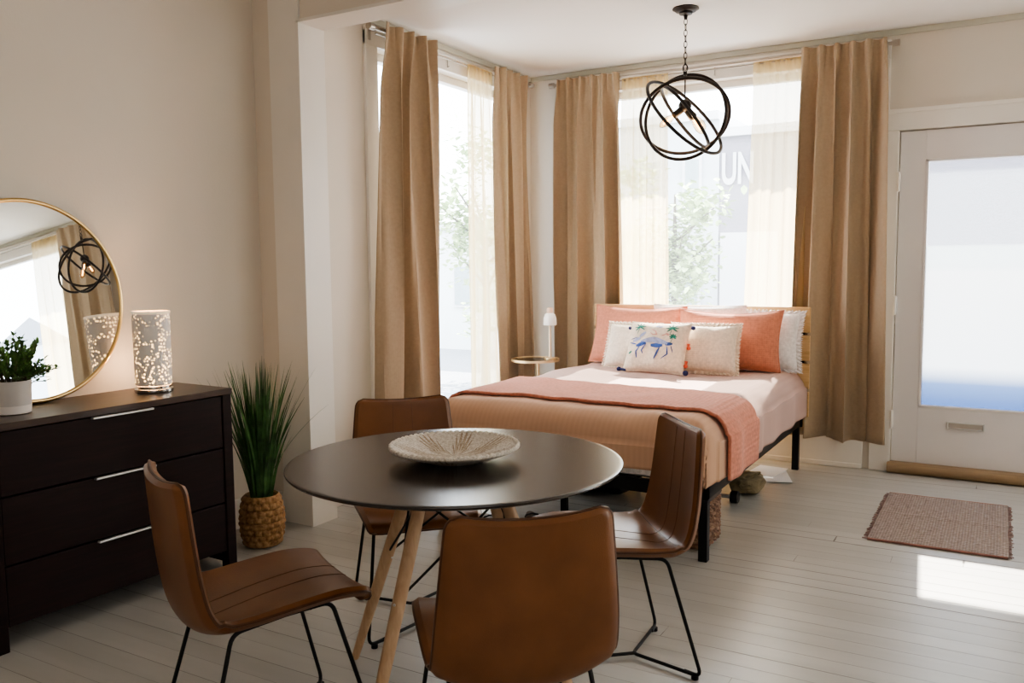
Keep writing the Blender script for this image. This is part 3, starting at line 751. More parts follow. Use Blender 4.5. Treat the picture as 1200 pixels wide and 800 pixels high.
# ------------------------------------------------------------------ dining table
TX, TY, TZ, TR = -1.40, 2.085, .72, .497
tb = thing('dining_table', 'round black topped dining table with splayed beech legs', 'table', (TX, TY, 0))
MB().lathe([(0, TZ - .016), (TR - .018, TZ - .016), (TR - .004, TZ - .010), (TR, TZ - .005), (TR - .001, TZ - .001), (TR - .004, TZ), (TR - .012, TZ), (0, TZ)], n=128).build('tabletop', M['tabletop'], tb)
hub = MB()
tops, feet = [], []
for k in range(4):
    a = radians(180 + 90 * k - 2); ct, st_ = cos(a), sin(a)
    top = Vector((.15 * ct, .15 * st_, TZ - .03)); ft = Vector((.425 * ct, .425 * st_, 0.0))
    tops.append(top); feet.append(ft)
    pts = [ft.lerp(top, t) for t in (0, .01, .35, .75, 1)]
    lg = MB(); lg.tube(pts, [.011, .0125, .0185, .020, .018], 16); L = lg.build('leg', M['beech'], tb)
    mid = ft.lerp(top, .545); dd = (top - ft).normalized()
    for t in (.545, .93):
        m_ = ft.lerp(top, t); o_ = Vector((ct, st_, 0))
        MB().tube([m_ - o_ * .021, m_ + o_ * .0215], .0045, 10).build('bolt', M['steel'], L)
for k in range(4):
    a, c = k, (k + 1) % 4
    hub.tube([feet[a].lerp(tops[a], .56), feet[c].lerp(tops[c], .93)], .0038, 8)
    hub.tube([feet[c].lerp(tops[c], .56), feet[a].lerp(tops[a], .93)], .0038, 8)
hub.build('wire_braces', M['black'], tb)
h2 = MB()
for k in range(2): h2.tube([tops[k] + Vector((0, 0, .012)), tops[k + 2] + Vector((0, 0, .012))], .009, 8)
for k in range(4): h2.tube([tops[k] + Vector((0, 0, -.02)), tops[k] + Vector((0, 0, .014))], .021, 12)
h2.build('top_bracket', M['black'], tb)

# ------------------------------------------------------------------ woven bowl
bw = thing('woven_bowl', 'shallow cream and brown woven bowl on the dining table', 'bowl', (-1.40, 2.08, TZ))
prof = [(.001, .004), (.05, .001), (.085, .002), (.10, .010)]
out = [(.110 + .080 * t, .012 + .027 * t ** 1.15) for t in [i / 14 for i in range(15)]]
prof += out + [(.193, .043), (.192, .049), (.187, .049)]
prof += [(r - .010, z + .006) for r, z in out[::-1]] + [(.09, .013), (.05, .010), (.001, .010)]
MB().lathe(prof, n=180, fn=lambda a, j, z: (.0022 * abs(sin(45 * a + j * .9)) if 4 < j < 36 else 0)).build('bowl_body', M['bowl'], bw)
rr = []
for k in range(360):
    a = 2 * pi * k / 360; q = .189 + .0012 * cos(90 * a); rr.append((q * cos(a), q * sin(a), .047 + .0022 * sin(60 * a)))
MB().tube(rr, .0052, 8, closed=True).build('coiled_rim', mat('pale_coil', (.74, .68, .60), .8, var=.2, scale=120), bw)

# ------------------------------------------------------------------ chairs
def spline(pts, n):
    """Catmull-Rom through pts, n samples"""
    P = [Vector(p) for p in pts]; P = [P[0] * 2 - P[1]] + P + [P[-1] * 2 - P[-2]]; out = []
    m = len(P) - 3
    for i in range(n):
        t = i / (n - 1) * m; k = min(int(t), m - 1); t -= k
        a, b_, c, d_ = P[k:k + 4]
        out.append(.5 * ((2 * b_) + (c - a) * t + (2 * a - 5 * b_ + 4 * c - d_) * t * t + (3 * b_ - a - 3 * c + d_) * t ** 3))
    return out
# profile: (y, z, halfwidth) front edge -> seat -> bend -> top of back
PROF = [(.215, .392, .192), (.200, .409, .202), (.12, .418, .210), (0, .406, .212), (-.10, .388, .212), (-.165, .378, .211), (-.212, .398, .210), (-.234, .445, .208), (-.247, .53, .203), (-.257, .63, .194), (-.266, .73, .184), (-.272, .785, .177)]
SP = spline(PROF, 61)
def shell_pt(i, s):
    """i index along the profile (float), s in [-1,1] across; gives the centre surface point and normal"""
    i0 = min(int(i), len(SP) - 2); fr = i - i0
    p = SP[i0].lerp(SP[i0 + 1], fr); t = (SP[i0 + 1] - SP[i0]); t2 = Vector((0, t.x, t.y)).normalized()
    nrm = Vector((0, t2.z, -t2.y))      # towards the sitter
    v = i / (len(SP) - 1)
    curl = .020 + .030 * math.exp(-((v - .50) / .16) ** 2) + .008 * v
    curl *= min(1, v / .08 + .15)
    w = p.z
    lift = curl * abs(s) ** 2.4
    dip = -.012 * (1 - s * s) * (1 if v > .9 else 0) * ((v - .9) / .1)   # top edge dips at the middle
    q = Vector((s * w, p.x, p.y)) + nrm * lift + t2 * dip
    return q, nrm
def rounded(i, s, n):
    """squeeze the corners of the sheet so its outline has rounded corners"""
    v = i / (n - 1); L = .75; r = .06
    d = min(v, 1 - v) * L; r = .045 if v > .5 else .06
    k = 1.0
    if d < r: k = 1 - (.24 if v < .5 else .15) * (1 - math.sqrt(max(0, 1 - ((r - d) / r) ** 2)))
    return s * k
def make_chair():
    root = thing('dining_chair', 'x', 'chair', group='leather chairs round the table')
    n = len(SP); ns = 31; th = .028
    b = MB()
    front, back = [], []
    for i in range(n):
        rf, rb = [], []
        for j in range(ns):
            s = -1 + 2 * j / (ns - 1); ss = rounded(i, s, n); q, nr = shell_pt(i, ss)
            ed = min(1, (1 - abs(s)) / .07, i / 1.5, (n - 1 - i) / 1.5); e_ = math.sqrt(max(0, 1 - (1 - ed) ** 2))
            puff = .006 * (1 - ss * ss)
            rf.append(b.bm.verts.new(q + nr * (th / 2 * (.25 + .75 * e_) + puff)))
            rb.append(b.bm.verts.new(q - nr * (th / 2 * (.25 + .75 * e_))))
        front.append(rf); back.append(rb)
    for i in range(n - 1):
        for j in range(ns - 1):
            b.bm.faces.new((front[i][j], front[i][j + 1], front[i + 1][j + 1], front[i + 1][j]))
            b.bm.faces.new((back[i][j], back[i + 1][j], back[i + 1][j + 1], back[i][j + 1]))
    loop_f = [front[0][j] for j in range(ns)] + [front[i][-1] for i in range(1, n)] + [front[-1][j] for j in range(ns - 2, -1, -1)] + [front[i][0] for i in range(n - 2, 0, -1)]
    loop_b = [back[0][j] for j in range(ns)] + [back[i][-1] for i in range(1, n)] + [back[-1][j] for j in range(ns - 2, -1, -1)] + [back[i][0] for i in range(n - 2, 0, -1)]
    m = len(loop_f)
    pip = [(loop_f[k].co + loop_b[k].co) / 2 for k in range(m)]
    for k in range(m): b.bm.faces.new((loop_f[k], loop_b[k], loop_b[(k + 1) % m], loop_f[(k + 1) % m]))
    b.build('seat_shell', M['leather'], root)
    pb = MB(); pb.tube(pip, .0042, 6, closed=True); pb.build('piping', M['piping'], root)
    # stitched seams: two up the middle of back and seat, one across the bend
    sm = MB()
    for s in (-.20, .20):
        pts = []
        for i in range(4, n - 2):
            q, nr = shell_pt(i, s); pts.append(q + nr * (th / 2 + .006 * (1 - s * s) + .0003))
        sm.tube(pts, .0010, 5)
    for ii in (31,):
        pts = []
        for j in range(33):
            s = -.93 + 1.86 * j / 32; q, nr = shell_pt(ii, s); pts.append(q + nr * (th / 2 + .006 * (1 - s * s) + .0003))
        sm.tube(pts, .0010, 5)
    sm.build('seams', leather('seam_leather', (.10, .037, .012), (.15, .058, .02)), root)
    # wire base
    R_ = .0058
    def rnd_path(pts, rad=.03, k=5):
        out = [Vector(pts[0])]
        for i in range(1, len(pts) - 1):
            p0, p1, p2 = Vector(pts[i - 1]), Vector(pts[i]), Vector(pts[i + 1])
            a = p1 + (p0 - p1).normalized() * rad; c = p1 + (p2 - p1).normalized() * rad
            for t in range(k + 1):
                t /= k; out.append(a.lerp(p1, t).lerp(p1.lerp(c, t), t))
        out.append(Vector(pts[-1])); return out
    for sx in (-1, 1):
        for sy, yf in ((1, .232), (-1, -.240)):
            ut = .125 if sy > 0 else -.14
            z_u = .408 if sy > 0 else .386
            lw = MB(); lw.tube(rnd_path([(sx * .150, 0.0, .397), (sx * .162, ut, z_u), (sx * .203, yf, .016), (sx * .150, yf * .86, .014)], .028), R_, 8)
            lw.build('leg', M['black'], root)
            MB().tube([(sx * .182, yf * .95, .0), (sx * .182, yf * .95, .012)], .0115, 12).build('foot_pad', M['black'], root)
    fb = MB()
    for sy, yf in ((1, .232), (-1, -.240)):
        fb.tube(rnd_path([(-.185, yf * .95, .014), (0, yf * .36, .014), (.185, yf * .95, .014)], .02), R_, 8)
    fb.tube([(0, .232 * .40, .014), (0, -.24 * .40, .014)], R_, 8)
    fb.build('floor_brace', M['black'], root)
    ub = MB(); ub.tube([(-.152, .07, .400), (.0, .07, .388), (.152, .07, .400)], R_, 8); ub.tube([(-.155, -.07, .391), (0, -.07, .374), (.155, -.07, .391)], R_, 8)
    ub.build('under_seat_bar', M['black'], root)
    return root
ch = make_chair()
poses = [(-1.725, 1.625, .445, 'brown leather dining chair seen side on, in front of the dresser'),
         (-1.010, 1.714, -.748, 'brown leather dining chair nearest the viewer, showing the back of its backrest'),
         (-1.086, 2.497, -2.279, 'brown leather dining chair between the table and the foot of the bed'),
         (-1.849, 2.478, 2.341, 'brown leather dining chair behind the table, in front of the side window curtain')]
for i, (x, y, t, lab) in enumerate(poses):
    o = ch if i == 0 else copy_tree(ch)
    o.location = (x, y, 0); o.rotation_euler = (0, 0, -t); o['label'] = lab

# ------------------------------------------------------------------ bed
BX0, BX1, BY0, BY1 = -2.48, -1.075, 3.54, 5.46
bed = thing('bed', 'black metal bed frame with pale slatted wooden headboard', 'bed', ((BX0 + BX1) / 2, (BY0 + BY1) / 2, 0))
bl = bed.location
def bbox(name, m, x0, x1, y0, y1, z0, z1, bev=.003):
    return MB().box(x0 - bl.x, x1 - bl.x, y0 - bl.y, y1 - bl.y, z0, z1, bev).build(name, m, bed, smooth=False)
bbox('foot_rail', M['black'], BX0, BX1, BY0, BY0 + .03, .275, .335)
bbox('side_rail', M['black'], BX1 - .03, BX1, BY0, BY1, .275, .335); bbox('side_rail', M['black'], BX0, BX0 + .03, BY0, BY1, .275, .335)
bbox('centre_rail', M['black'], -1.80, -1.75, BY0 + .03, BY1, .28, .32)
for x in (BX0 + .02, BX1 - .02):
    bbox('leg', M['black'], x - .02, x + .02, BY0, BY0 + .04, 0, .275)
    xi = x + (.07 if x < -2 else -.045); bbox('headboard_post', M['black'], xi - .05, xi + .07, BY1 + .049, BY1 + .075, .26, .99); bbox('leg', M['black'], x - .02, x + .02, BY1 - .03, BY1 + .01, 0, .33)
for y in (BY0 + .01, 4.5):
    bbox('support_leg', M['black'], -1.79, -1.76, y, y + .03, 0, .28)
for i in range(9):
    y = BY0 + .12 + i * .21
    bbox('slat', M['black'], BX0 + .03, BX1 - .03, y, y + .04, .315, .33, 0)
for i in range(4):
    z1 = 1.018 - i * .176
    bbox('headboard_plank', M['oak'], BX0 - .01, BX1 + .045, BY1 + .022, BY1 + .048, z1 - .158, z1, .004)
mt = MB(); mt.box(BX0 + .015, BX1 - .015, BY0 + .0, BY1 - .03, .338, .585, .05)
tag(mt.build('mattress', M['white_cloth']), 'white mattress under the peach duvet', 'mattress')

def drape(a, r, hem, s, side):
    """s distance from the middle; flat to a-r, a quarter round, then straight down to hem; returns (offset, drop)"""
    fl = a - r
    if s < fl: return s, 0
    arc = r * pi / 2
    if s < fl + arc:
        th = (s - fl) / r; return fl + r * sin(th), r * (1 - cos(th))
    return a + .012 * side, r + (s - fl - arc)
def cloth(name, m, x0, x1, y0, y1, ztop, hemx0, hemx1, hemy, rx, ry, t0, t1, thick, wr, seed, lift=0.0, nx=110, ny=110, foot=True, edge=0.0):
    """cloth over the bed. x0..x1 outer faces, y0 the foot face; t0,t1 distances from the head end covered"""
    cx = (x0 + x1) / 2; a = (x1 - x0) / 2
    sr = a - rx + rx * pi / 2 + hemx1; sl = a - rx + rx * pi / 2 + hemx0
    b = MB()
    ylen = y1 - y0
    def f(u, v):
        s = -sl + (sl + sr) * u; t = t0 + (t1 - t0) * v + edge * (u - .3) * (1 - v)
        ox, dxp = drape(a, rx, 0, abs(s), 1); x = cx + (ox if s > 0 else -ox)
        oy, dyp = drape(ylen, ry, 0, t, 1) if foot else (t, 0)
        y = y1 - oy
        # round the plan of the foot corners
        dpx = max(0, abs(x - cx) - (a - .10)); dpy = max(0, oy - (ylen - .10))
        if dpx > 0 and dpy > 0:
            ln = math.hypot(dpx, dpy)
            if ln > .10: k = .10 / ln; x = cx + math.copysign(a - .10 + dpx * k, x - cx); y = y1 - (ylen - .10 + dpy * k)
        drop = max(dxp, dyp) + .15 * min(dxp, dyp)
        q = Vector((x, y, 0)) * 3.1 + Vector((seed, seed, 0))
        w = noise.noise(Vector((x * 2.6 + seed, y * 2.6, drop * 2))) * .014 * wr + noise.noise(Vector((x * 8 + seed, y * 5, drop * 5))) * .006 * wr
        z = ztop - drop
        side = min(1, max(dxp, dyp) / .12)
        fold = (sin(y * 16 + seed + 2 * noise.noise(q)) * (1 if dxp > dyp else 0) + sin(x * 13 + seed + 2 * noise.noise(q)) * (1 if dyp >= dxp else 0)) * .008 * wr * side
        nx_ = math.copysign(1, s) if dxp > .02 else 0; ny_ = -1 if dyp > .02 else 0
        x += nx_ * (fold + .010 * side); y += ny_ * (fold + .010 * side)
        z += w * (1 - side) + lift
        z = max(z, .02)
        return (x + nx_ * lift, y + ny_ * lift, z)
    b.grid(nx, ny, f)
    o = b.build(name, m); md = solid(o, thick, 1)
    return o
BEDTOP = .618
tag(cloth('duvet', M['duvet'], BX0 - .02, BX1 + .005, 3.50, 5.43, BEDTOP, .20, .17, .20, .10, .11, .0, 1.93 + .0 + .175, .012, 1.0, 3.3, nx=150, ny=150),
    'peach striped duvet spread over the bed', 'duvet')
tag(cloth('throw_blanket', M['throw'], BX0 - .03, BX1 + .015, 3.49, 5.43, BEDTOP + .006, .05, .20, .20, .10, .11, 1.17, 1.74, .014, .9, 3.3, lift=.012, nx=150, ny=60, edge=.14),
    'coral knitted throw laid across the foot of the bed', 'throw blanket')

def pillow(name, label, m, w, h, t, loc, rot, ruffle=0, seed=0, sag=0.0, flat=2.6, cat='pillow', mr=None):
    """w x h cushion standing on its lower edge; its face looks along local -y, origin at the middle of the lower edge"""
    r = bpy.data.objects.new(name, None); COL.objects.link(r); tag(r, label, cat)
    r.location = loc; r.rotation_euler = rot
    N_ = 37
    def surf(u, v, side):
        x = (u - .5) * 2; y = (v - .5) * 2
        e = max(0, 1 - abs(x) ** flat) ** .5 * max(0, 1 - abs(y) ** flat) ** .5
        th = t / 2 * e
        # corners stick out, edges pull in
        px = x * (1 - .07 * (1 - abs(y) ** 2) * abs(x) ** 2) * w / 2
        py = y * (1 - .07 * (1 - abs(x) ** 2) * abs(y) ** 2) * h / 2 + h / 2
        n_ = noise.noise(Vector((x * 2 + seed, y * 2, side))) * .012 + noise.noise(Vector((x * 5 + seed, y * 5, side))) * .004
        if y > 0: py -= sag * (1 - x * x) * y
        return Vector((px, -side * (th + n_ * e), py))
    b = MB()
    fr = b.grid(N_, N_, lambda u, v: surf(u, v, 1)); bk = b.grid(N_, N_, lambda u, v: surf(u, v, -1))
    bmesh.ops.remove_doubles(b.bm, verts=b.bm.verts[:], dist=.0008)
    b.build('cushion', m, r)
    # outline
    path = []
    for k in range(N_ - 1): path.append(surf(k / (N_ - 1), 0, 1))
    for k in range(N_ - 1): path.append(surf(1, k / (N_ - 1), 1))
    for k in range(N_ - 1, 0, -1): path.append(surf(k / (N_ - 1), 1, 1))
    for k in range(N_ - 1, 0, -1): path.append(surf(0, k / (N_ - 1), 1))
    if ruffle:
        rb = MB(); P = []
        c = Vector((0, 0, h / 2)); fine = []
        for i in range(len(path)):
            for q in range(3): fine.append(path[i].lerp(path[(i + 1) % len(path)], q / 3))
        rings = []
        for i, p in enumerate(fine):
            d = (p - c); d.y = 0; d.normalize(); wob = sin(i * .95 + seed) * .007; ln = ruffle * (1 + .25 * sin(i * 1.7 + seed))
            rings.append([rb.bm.verts.new(p - d * .004), rb.bm.verts.new(p + d * ln * .5 + Vector((0, wob * .6, 0))), rb.bm.verts.new(p + d * ln + Vector((0, wob, 0)))])
        for i in range(len(rings)):
            a_, c_ = rings[i], rings[(i + 1) % len(rings)]
            for k in range(2): rb.bm.faces.new((a_[k], a_[k + 1], c_[k + 1], c_[k]))
        solid(rb.build('ruffle', mr or m, r), .002)
    else:
        MB().tube(path, .0035, 6, closed=True).build('seam_edge', mr or m, r)
    return r, surf
R_ = radians
PZ = BEDTOP + .018
pillow('bed_pillow', 'white ruffled pillow tucked behind the right salmon pillow', M['white_cloth'], .60, .36, .15, (-1.37, 5.335, PZ), (R_(-16), 0, R_(2)), ruffle=.03, seed=5)
pillow('bed_pillow', 'white pillow standing behind the gap between the two salmon pillows', M['white_cloth'], .62, .39, .12, (-1.72, 5.38, PZ + .004), (R_(-8), 0, 0), ruffle=0, seed=15)
pillow('bed_pillow', 'left salmon pillow leaning on the headboard', M['salmon'], .67, .40, .15, (-2.11, 5.255, PZ), (R_(-17), 0, R_(-5)), seed=1, sag=.015)
pillow('bed_pillow', 'right salmon pillow leaning on the headboard', M['salmon'], .65, .385, .15, (-1.47, 5.195, PZ), (R_(-15), 0, R_(3)), seed=2, sag=.02)
pillow('cushion', 'cream ruffled cushion on the left, behind the painted one', M['cream_cloth'], .36, .29, .12, (-2.06, 5.045, PZ), (R_(-20), 0, R_(-8)), ruffle=.022, seed=3, cat='cushion')
pillow('cushion', 'cream ruffled cushion on the right, in front of the salmon pillow', M['cream_cloth'], .40, .30, .12, (-1.56, 5.01, PZ), (R_(-20), 0, R_(6)), ruffle=.022, seed=4, cat='cushion')
pc, surf = pillow('cushion', 'cream cushion printed with a blue animal and palm trees, front of the bed pillows', M['pattern_cloth'], .40, .33, .14, (-1.83, 4.865, PZ), (R_(-26), 0, R_(-4)), seed=6, cat='cushion')
# printed motif: thin shapes lying on the cushion face
def decal(strokes, name, m):
    b = MB()
    for pts, wd in strokes:
        fine = []
        for i in range(len(pts) - 1):
            for k in range(6): fine.append((pts[i][0] + (pts[i + 1][0] - pts[i][0]) * k / 6, pts[i][1] + (pts[i + 1][1] - pts[i][1]) * k / 6))
        fine.append(pts[-1]); prev = None
        for i, (u, v) in enumerate(fine):
            j = min(i + 1, len(fine) - 1); k = max(i - 1, 0)
            dx, dy = fine[j][0] - fine[k][0], fine[j][1] - fine[k][1]; L = math.hypot(dx, dy) or 1
            ox, oy = -dy / L * wd, dx / L * wd
            t = i / max(1, len(fine) - 1); kk = .45 + .55 * sin(pi * min(1, max(0, t)))
            a = surf(u + ox * kk, v + oy * kk, 1) + Vector((0, -.0022, 0)); c = surf(u - ox * kk, v - oy * kk, 1) + Vector((0, -.0022, 0))
            cur = (b.bm.verts.new(a), b.bm.verts.new(c))
            if prev: b.bm.faces.new((prev[0], prev[1], cur[1], cur[0]))
            prev = cur
    return b.build(name, m, pc)
blue = mat('print_blue', (.045, .10, .34), .9, var=.5, scale=40); lav = mat('print_lavender', (.36, .40, .60), .9, var=.2, scale=60)
grn = mat('print_green', (.03, .22, .17), .9, var=.4, scale=40); pink = mat('print_pink', (.70, .36, .30), .9, var=.2, scale=40)
decal([([(.30, .52), (.50, .58), (.74, .52)], .055), ([(.14, .54), (.28, .60)], .035), ([(.26, .62), (.34, .74)], .028)], 'printed_body', lav)
decal([([(.22, .45), (.40, .50)], .040), ([(.48, .46), (.66, .48)], .048), ([(.70, .50), (.82, .52)], .034), ([(.08, .52), (.22, .48)], .012), ([(.08, .58), (.22, .62)], .008),
    ([(.30, .46), (.24, .34), (.26, .22)], .013), ([(.40, .48), (.34, .36), (.36, .30)], .011), ([(.62, .44), (.60, .32), (.56, .20)], .016), ([(.74, .46), (.76, .32), (.68, .22)], .011), ([(.80, .48), (.84, .36)], .008)], 'printed_legs', blue)
def palm(u, v, s): return [([(u, v), (u + s * cos(a), v + s * sin(a) * 1.1)], .014) for a in (-.5, .2, .9, 1.7, 2.4, 3.2, 3.9)] + [([(u, v), (u - .02, v - .15)], .005)]
for q in (palm(.22, .84, .10), palm(.76, .83, .10), palm(.80, .66, .06), [([(.10, .30), (.16, .34)], .022)]): decal(q, 'printed_palm', grn)
decal([([(.42, .80), (.50, .76), (.54, .68), (.47, .68), (.42, .73)], .012), ([(.68, .72), (.73, .68)], .02), ([(.62, .66), (.68, .70)], .012)], 'printed_flowers', pink)
decal([([(.48, .86), (.54, .90)], .02), ([(.54, .84), (.60, .88)], .016)], 'printed_birds', lav)
def pompom(x, z, m, r=.014, tail=None):
    b = MB(); bmesh.ops.create_icosphere(b.bm, subdivisions=3, radius=r)
    for v in b.bm.verts: v.co *= 1 + .22 * noise.noise(v.co * 300)
    for v in b.bm.verts: v.co += Vector((x, -.004, z))
    if tail: b.tube([(x, -.004, z), (x + tail[0], -.006, z + tail[1])], [.007, .010], 8)
    b.build('tassel', m, pc)
pompom(-.222, .012, M['navy'], .014, (.05, -.003)); pompom(.215, .012, M['navy'], .016); pompom(.212, .300, M['navy'], .013); pompom(-.205, .285, M['navy'], .010)
pompom(.206, .17, M['red_yarn'], .012, (-.004, .025)); pompom(.208, .055, M['red_yarn'], .012, (0, .03))

# ------------------------------------------------------------------ nightstand and its lamp
nx0, ny0, nz0 = -2.79, 5.16, .645
ns = thing('nightstand', 'small round dark topped side table on a gold pole left of the bed', 'side table', (nx0, ny0, 0))
MB().lathe([(0, nz0 - .010), (.158, nz0 - .010), (.158, nz0 - .002), (0, nz0 - .002)], n=64).build('top', mat('dark_glass_top', (.05, .035, .02), .25), ns)
MB().lathe([(.158, nz0 - .012), (.166, nz0 - .012), (.167, nz0 + .004), (.160, nz0 + .004), (.158, nz0 - .002)], n=64).build('rim', M['goldmatte'], ns)
MB().tube([(.02, 0, .015), (.02, 0, nz0 - .01)], .011, 14).build('pole', M['goldmatte'], ns)
MB().lathe([(0, 0), (.12, 0), (.122, .006), (.118, .012), (0, .014)], n=48).build('base', M['goldmatte'], ns)
bl_ = thing('bedside_lamp', 'slim bedside lamp with gold stem and small white dome shade on the round table', 'lamp', (-2.685, 5.18, nz0))
MB().lathe([(0, -.002), (.040, -.002), (.042, .004), (.040, .014), (.012, .018), (0, .018)], n=40).build('base', M['goldmatte'], bl_)
MB().tube([(0, 0, .014), (0, 0, .30)], [.0105, .0075], 14).build('stem', mat('pale_stem', (.80, .66, .50), .4, .3), bl_)
MB().lathe([(.044, .238), (.046, .245), (.044, .285), (.034, .312), (.018, .322), (0, .323)], n=40).build('shade', M['white_shade'], bl_)
MB().lathe([(.0, .320), (.020, .320), (.022, .326), (.021, .352), (.014, .358), (0, .358)], n=32).build('cap', mat('peach_cap', (.80, .56, .42), .5), bl_)
# ------------------------------------------------------------------ pendant light
def make_pendant(label, x, y, low=0):
    r = thing('pendant_light', label, 'ceiling light', (x, y, ZC), group='orb pendant lights')
    MB().lathe([(0, 0), (.070, 0), (.072, -.006), (.060, -.012), (.055, -.018), (.038, -.022), (.034, -.032), (.012, -.038), (.008, -.06), (0, -.06)], n=40).build('canopy', M['bronze'], r)
    c = MB(); z = -.055; k = 0
    while z > -.325 - low:
        pts = [((.009 * cos(a) if k % 2 == 0 else 0), (.009 * cos(a) if k % 2 else 0), z - .016 + .019 * sin(a)) for a in [2 * pi * q / 12 for q in range(12)]]
        c.tube(pts, .0022, 6, closed=True); z -= .030; k += 1
    c.build('chain', M['bronze'], r)
    cz = -.578 - low; hz = -low
    l = MB(); l.tube([(0.014 * cos(a), 0, -.318 + hz + .02 * sin(a)) for a in [2 * pi * q / 16 for q in range(16)]], .003, 6, closed=True)
    l.tube([(0, 0, -.335 + hz), (0, 0, cz + .075)], .0042, 8); l.tube([(0, 0, -.335 + hz), (0, 0, -.355 + hz)], .011, 10); l.build('hanger', M['bronze'], r)
    # orb rings; view frame of the photo's side
    vd = Vector((-.32, .947, -.0)).normalized(); vr = Vector((.947, .32, 0)).normalized(); vu = Vector((0, 0, 1))
    for (m_, ang, flip, rad) in ((.92, 70, 1, .232), (.72, 8, -1, .240), (.42, -47, 1, .266), (.10, -52, -1, .205)):
        a = radians(ang); maj = vr * cos(a) + vu * sin(a); mi = vu * cos(a) - vr * sin(a)
        q = mi * m_ + vd * flip * math.sqrt(1 - m_ * m_)
        g = MB(); g.tube([maj * rad * cos(t) + q * rad * sin(t) + Vector((0, 0, cz)) for t in [2 * pi * i / 72 for i in range(72)]], .0095, 10, closed=True)
        g.build('ring', M['bronze'], r)
    h = MB(); bmesh.ops.create_uvsphere(h.bm, u_segments=20, v_segments=12, radius=.036)
    for v in h.bm.verts: v.co += Vector((0, 0, cz + .06))
    h.build('hub', M['bronze'], r)
    for dvec in (vr * .55 - vu * .85 - vd * .1, vr * .75 - vu * .72 + vd * .6, -vr * .75 - vu * .62 - vd * .3):
        dd = dvec.normalized(); p0 = Vector((0, 0, cz + .055)) + dd * .02
        s_ = MB(); s_.tube([p0, p0 + dd * .06], [.019, .019], 14); s_.build('socket', M['bronze'], r)
        b = MB(); b.tube([p0 + dd * t for t in (.06, .07, .095, .125, .15, .16)], [.010, .013, .021, .022, .014, .004], 16); bo = b.build('bulb', M['bulb_glass'], r)
        f_ = MB(); f_.tube([p0 + dd * .07, p0 + dd * .135], .005, 6); f_.build('filament', M['bulb'], bo)
    return r
make_pendant('black orb pendant of interlocking rings hanging over the bed', -1.548, 4.60)
p2 = make_pendant('black orb pendant of interlocking rings seen only in the round mirror', .42, 4.60, .18)

# ------------------------------------------------------------------ doormat
rg = thing('doormat', 'small woven pinkish brown mat on the floor in front of the door', 'mat', (-.226, 4.652, 0))
b = MB()
def rf(u, v):
    x = -.288 + .576 * u; y = -.45 + .90 * v
    z = .010 + .004 * math.exp(-((y - .03) / .02) ** 2) + .0015 * noise.noise(Vector((x * 9, y * 9, 0)))
    return (x + .008 * noise.noise(Vector((0, y * 6, 3))), y, z)
b.grid(60, 90, rf); rb = b.build('weave', M['rug'], rg); solid(rb, .009, -1)
b = MB(); rnd = random.Random(2)
for sx in (-1, 1):
    for i in range(46):
        y = -.44 + .88 * i / 45
        b.tube([(sx * .284, y, .005), (sx * (.300 + rnd.uniform(0, .010)), y + rnd.uniform(-.006, .006), .004)], [.0035, .0022], 5)
b.build('fringe', mat('rug_fringe', (.30, .21, .20), .95, var=.3, scale=40), rg)
mh = mat('rug_hem', (.30, .15, .12), .95, var=.2)
for q in (-.45, .45): MB().tube([(-.285, q, .006), (.285, q, .006)], .006, 6).build('hem', mh, rg)

# ------------------------------------------------------------------ things under the bed
wb = thing('wicker_basket', 'mottled brown wicker basket under the foot corner of the bed', 'basket', (-1.255, 3.80, 0), 0)
wb.scale = (1, .72, 1)
b = MB(); b.box(-.13, .13, -.19, .19, .001, .225, .03); bmesh.ops.subdivide_edges(b.bm, edges=b.bm.edges[:], cuts=3, use_grid_fill=True)
b.build('basket_body', M['wicker'], wb)
b = MB()
for z in [.02 + i * .021 for i in range(10)]:
    k = 1 - .0
    pts = []
    for i in range(80):
        t = 2 * pi * i / 80; cx, cy = cos(t), sin(t); e = 5; den = (abs(cx) ** e + abs(cy) ** e) ** (1 / e)
        w = .004 * sin(20 * t + (pi if int(z / .021) % 2 else 0)); pts.append(((.133 + w) * cx / den, (.193 + w) * cy / den, z))
    b.tube(pts, .0075, 6, closed=True)
b.build('woven_strands', M['wicker'], wb)
b = MB()
pts = []
for i in range(80):
    t = 2 * pi * i / 80; cx, cy = cos(t), sin(t); den = (abs(cx) ** 5 + abs(cy) ** 5) ** .2; pts.append((.134 * cx / den, .194 * cy / den, .232))
b.tube(pts, .011, 8, closed=True); b.build('rim', mat('dark_rim', (.10, .08, .07), .8), wb)

def blob(name, m, loc, size, seed, label, cat, flat=.0, rz=0):
    b = MB(); bmesh.ops.create_icosphere(b.bm, subdivisions=4, radius=1)
    for v in b.bm.verts:
        c = v.co.copy(); k = 1 + .22 * noise.noise(c * 1.8 + Vector((seed, 0, 0))) + .08 * noise.noise(c * 5 + Vector((seed, 0, 0)))
        e = 3.0; den = (abs(c.x) ** e + abs(c.y) ** e + abs(c.z) ** e) ** (1 / e)
        c = c / den * k
        v.co = Vector((c.x * size[0], c.y * size[1], max(-size[2], c.z * size[2]) + size[2]))
    o = b.build('bag_body', m)
    r = thing(name, label, cat, loc, rz); o.parent = r
    return r
g_ = blob('travel_bag', M['black_cloth'], (-2.0, 4.42, .002), (.22, .15, .09), 1, 'black soft bag on the floor under the middle of the bed', 'bag')
MB().tube([(-.12, 0, .17), (-.08, 0, .21), (.06, 0, .21), (.1, 0, .17)], .008, 8).build('handle', M['black_cloth'], g_)
g2 = blob('cloth_bag', M['olive_cloth'], (-1.22, 4.78, .002), (.08, .13, .05), 4, 'crumpled olive cloth bag under the right side of the bed', 'bag')
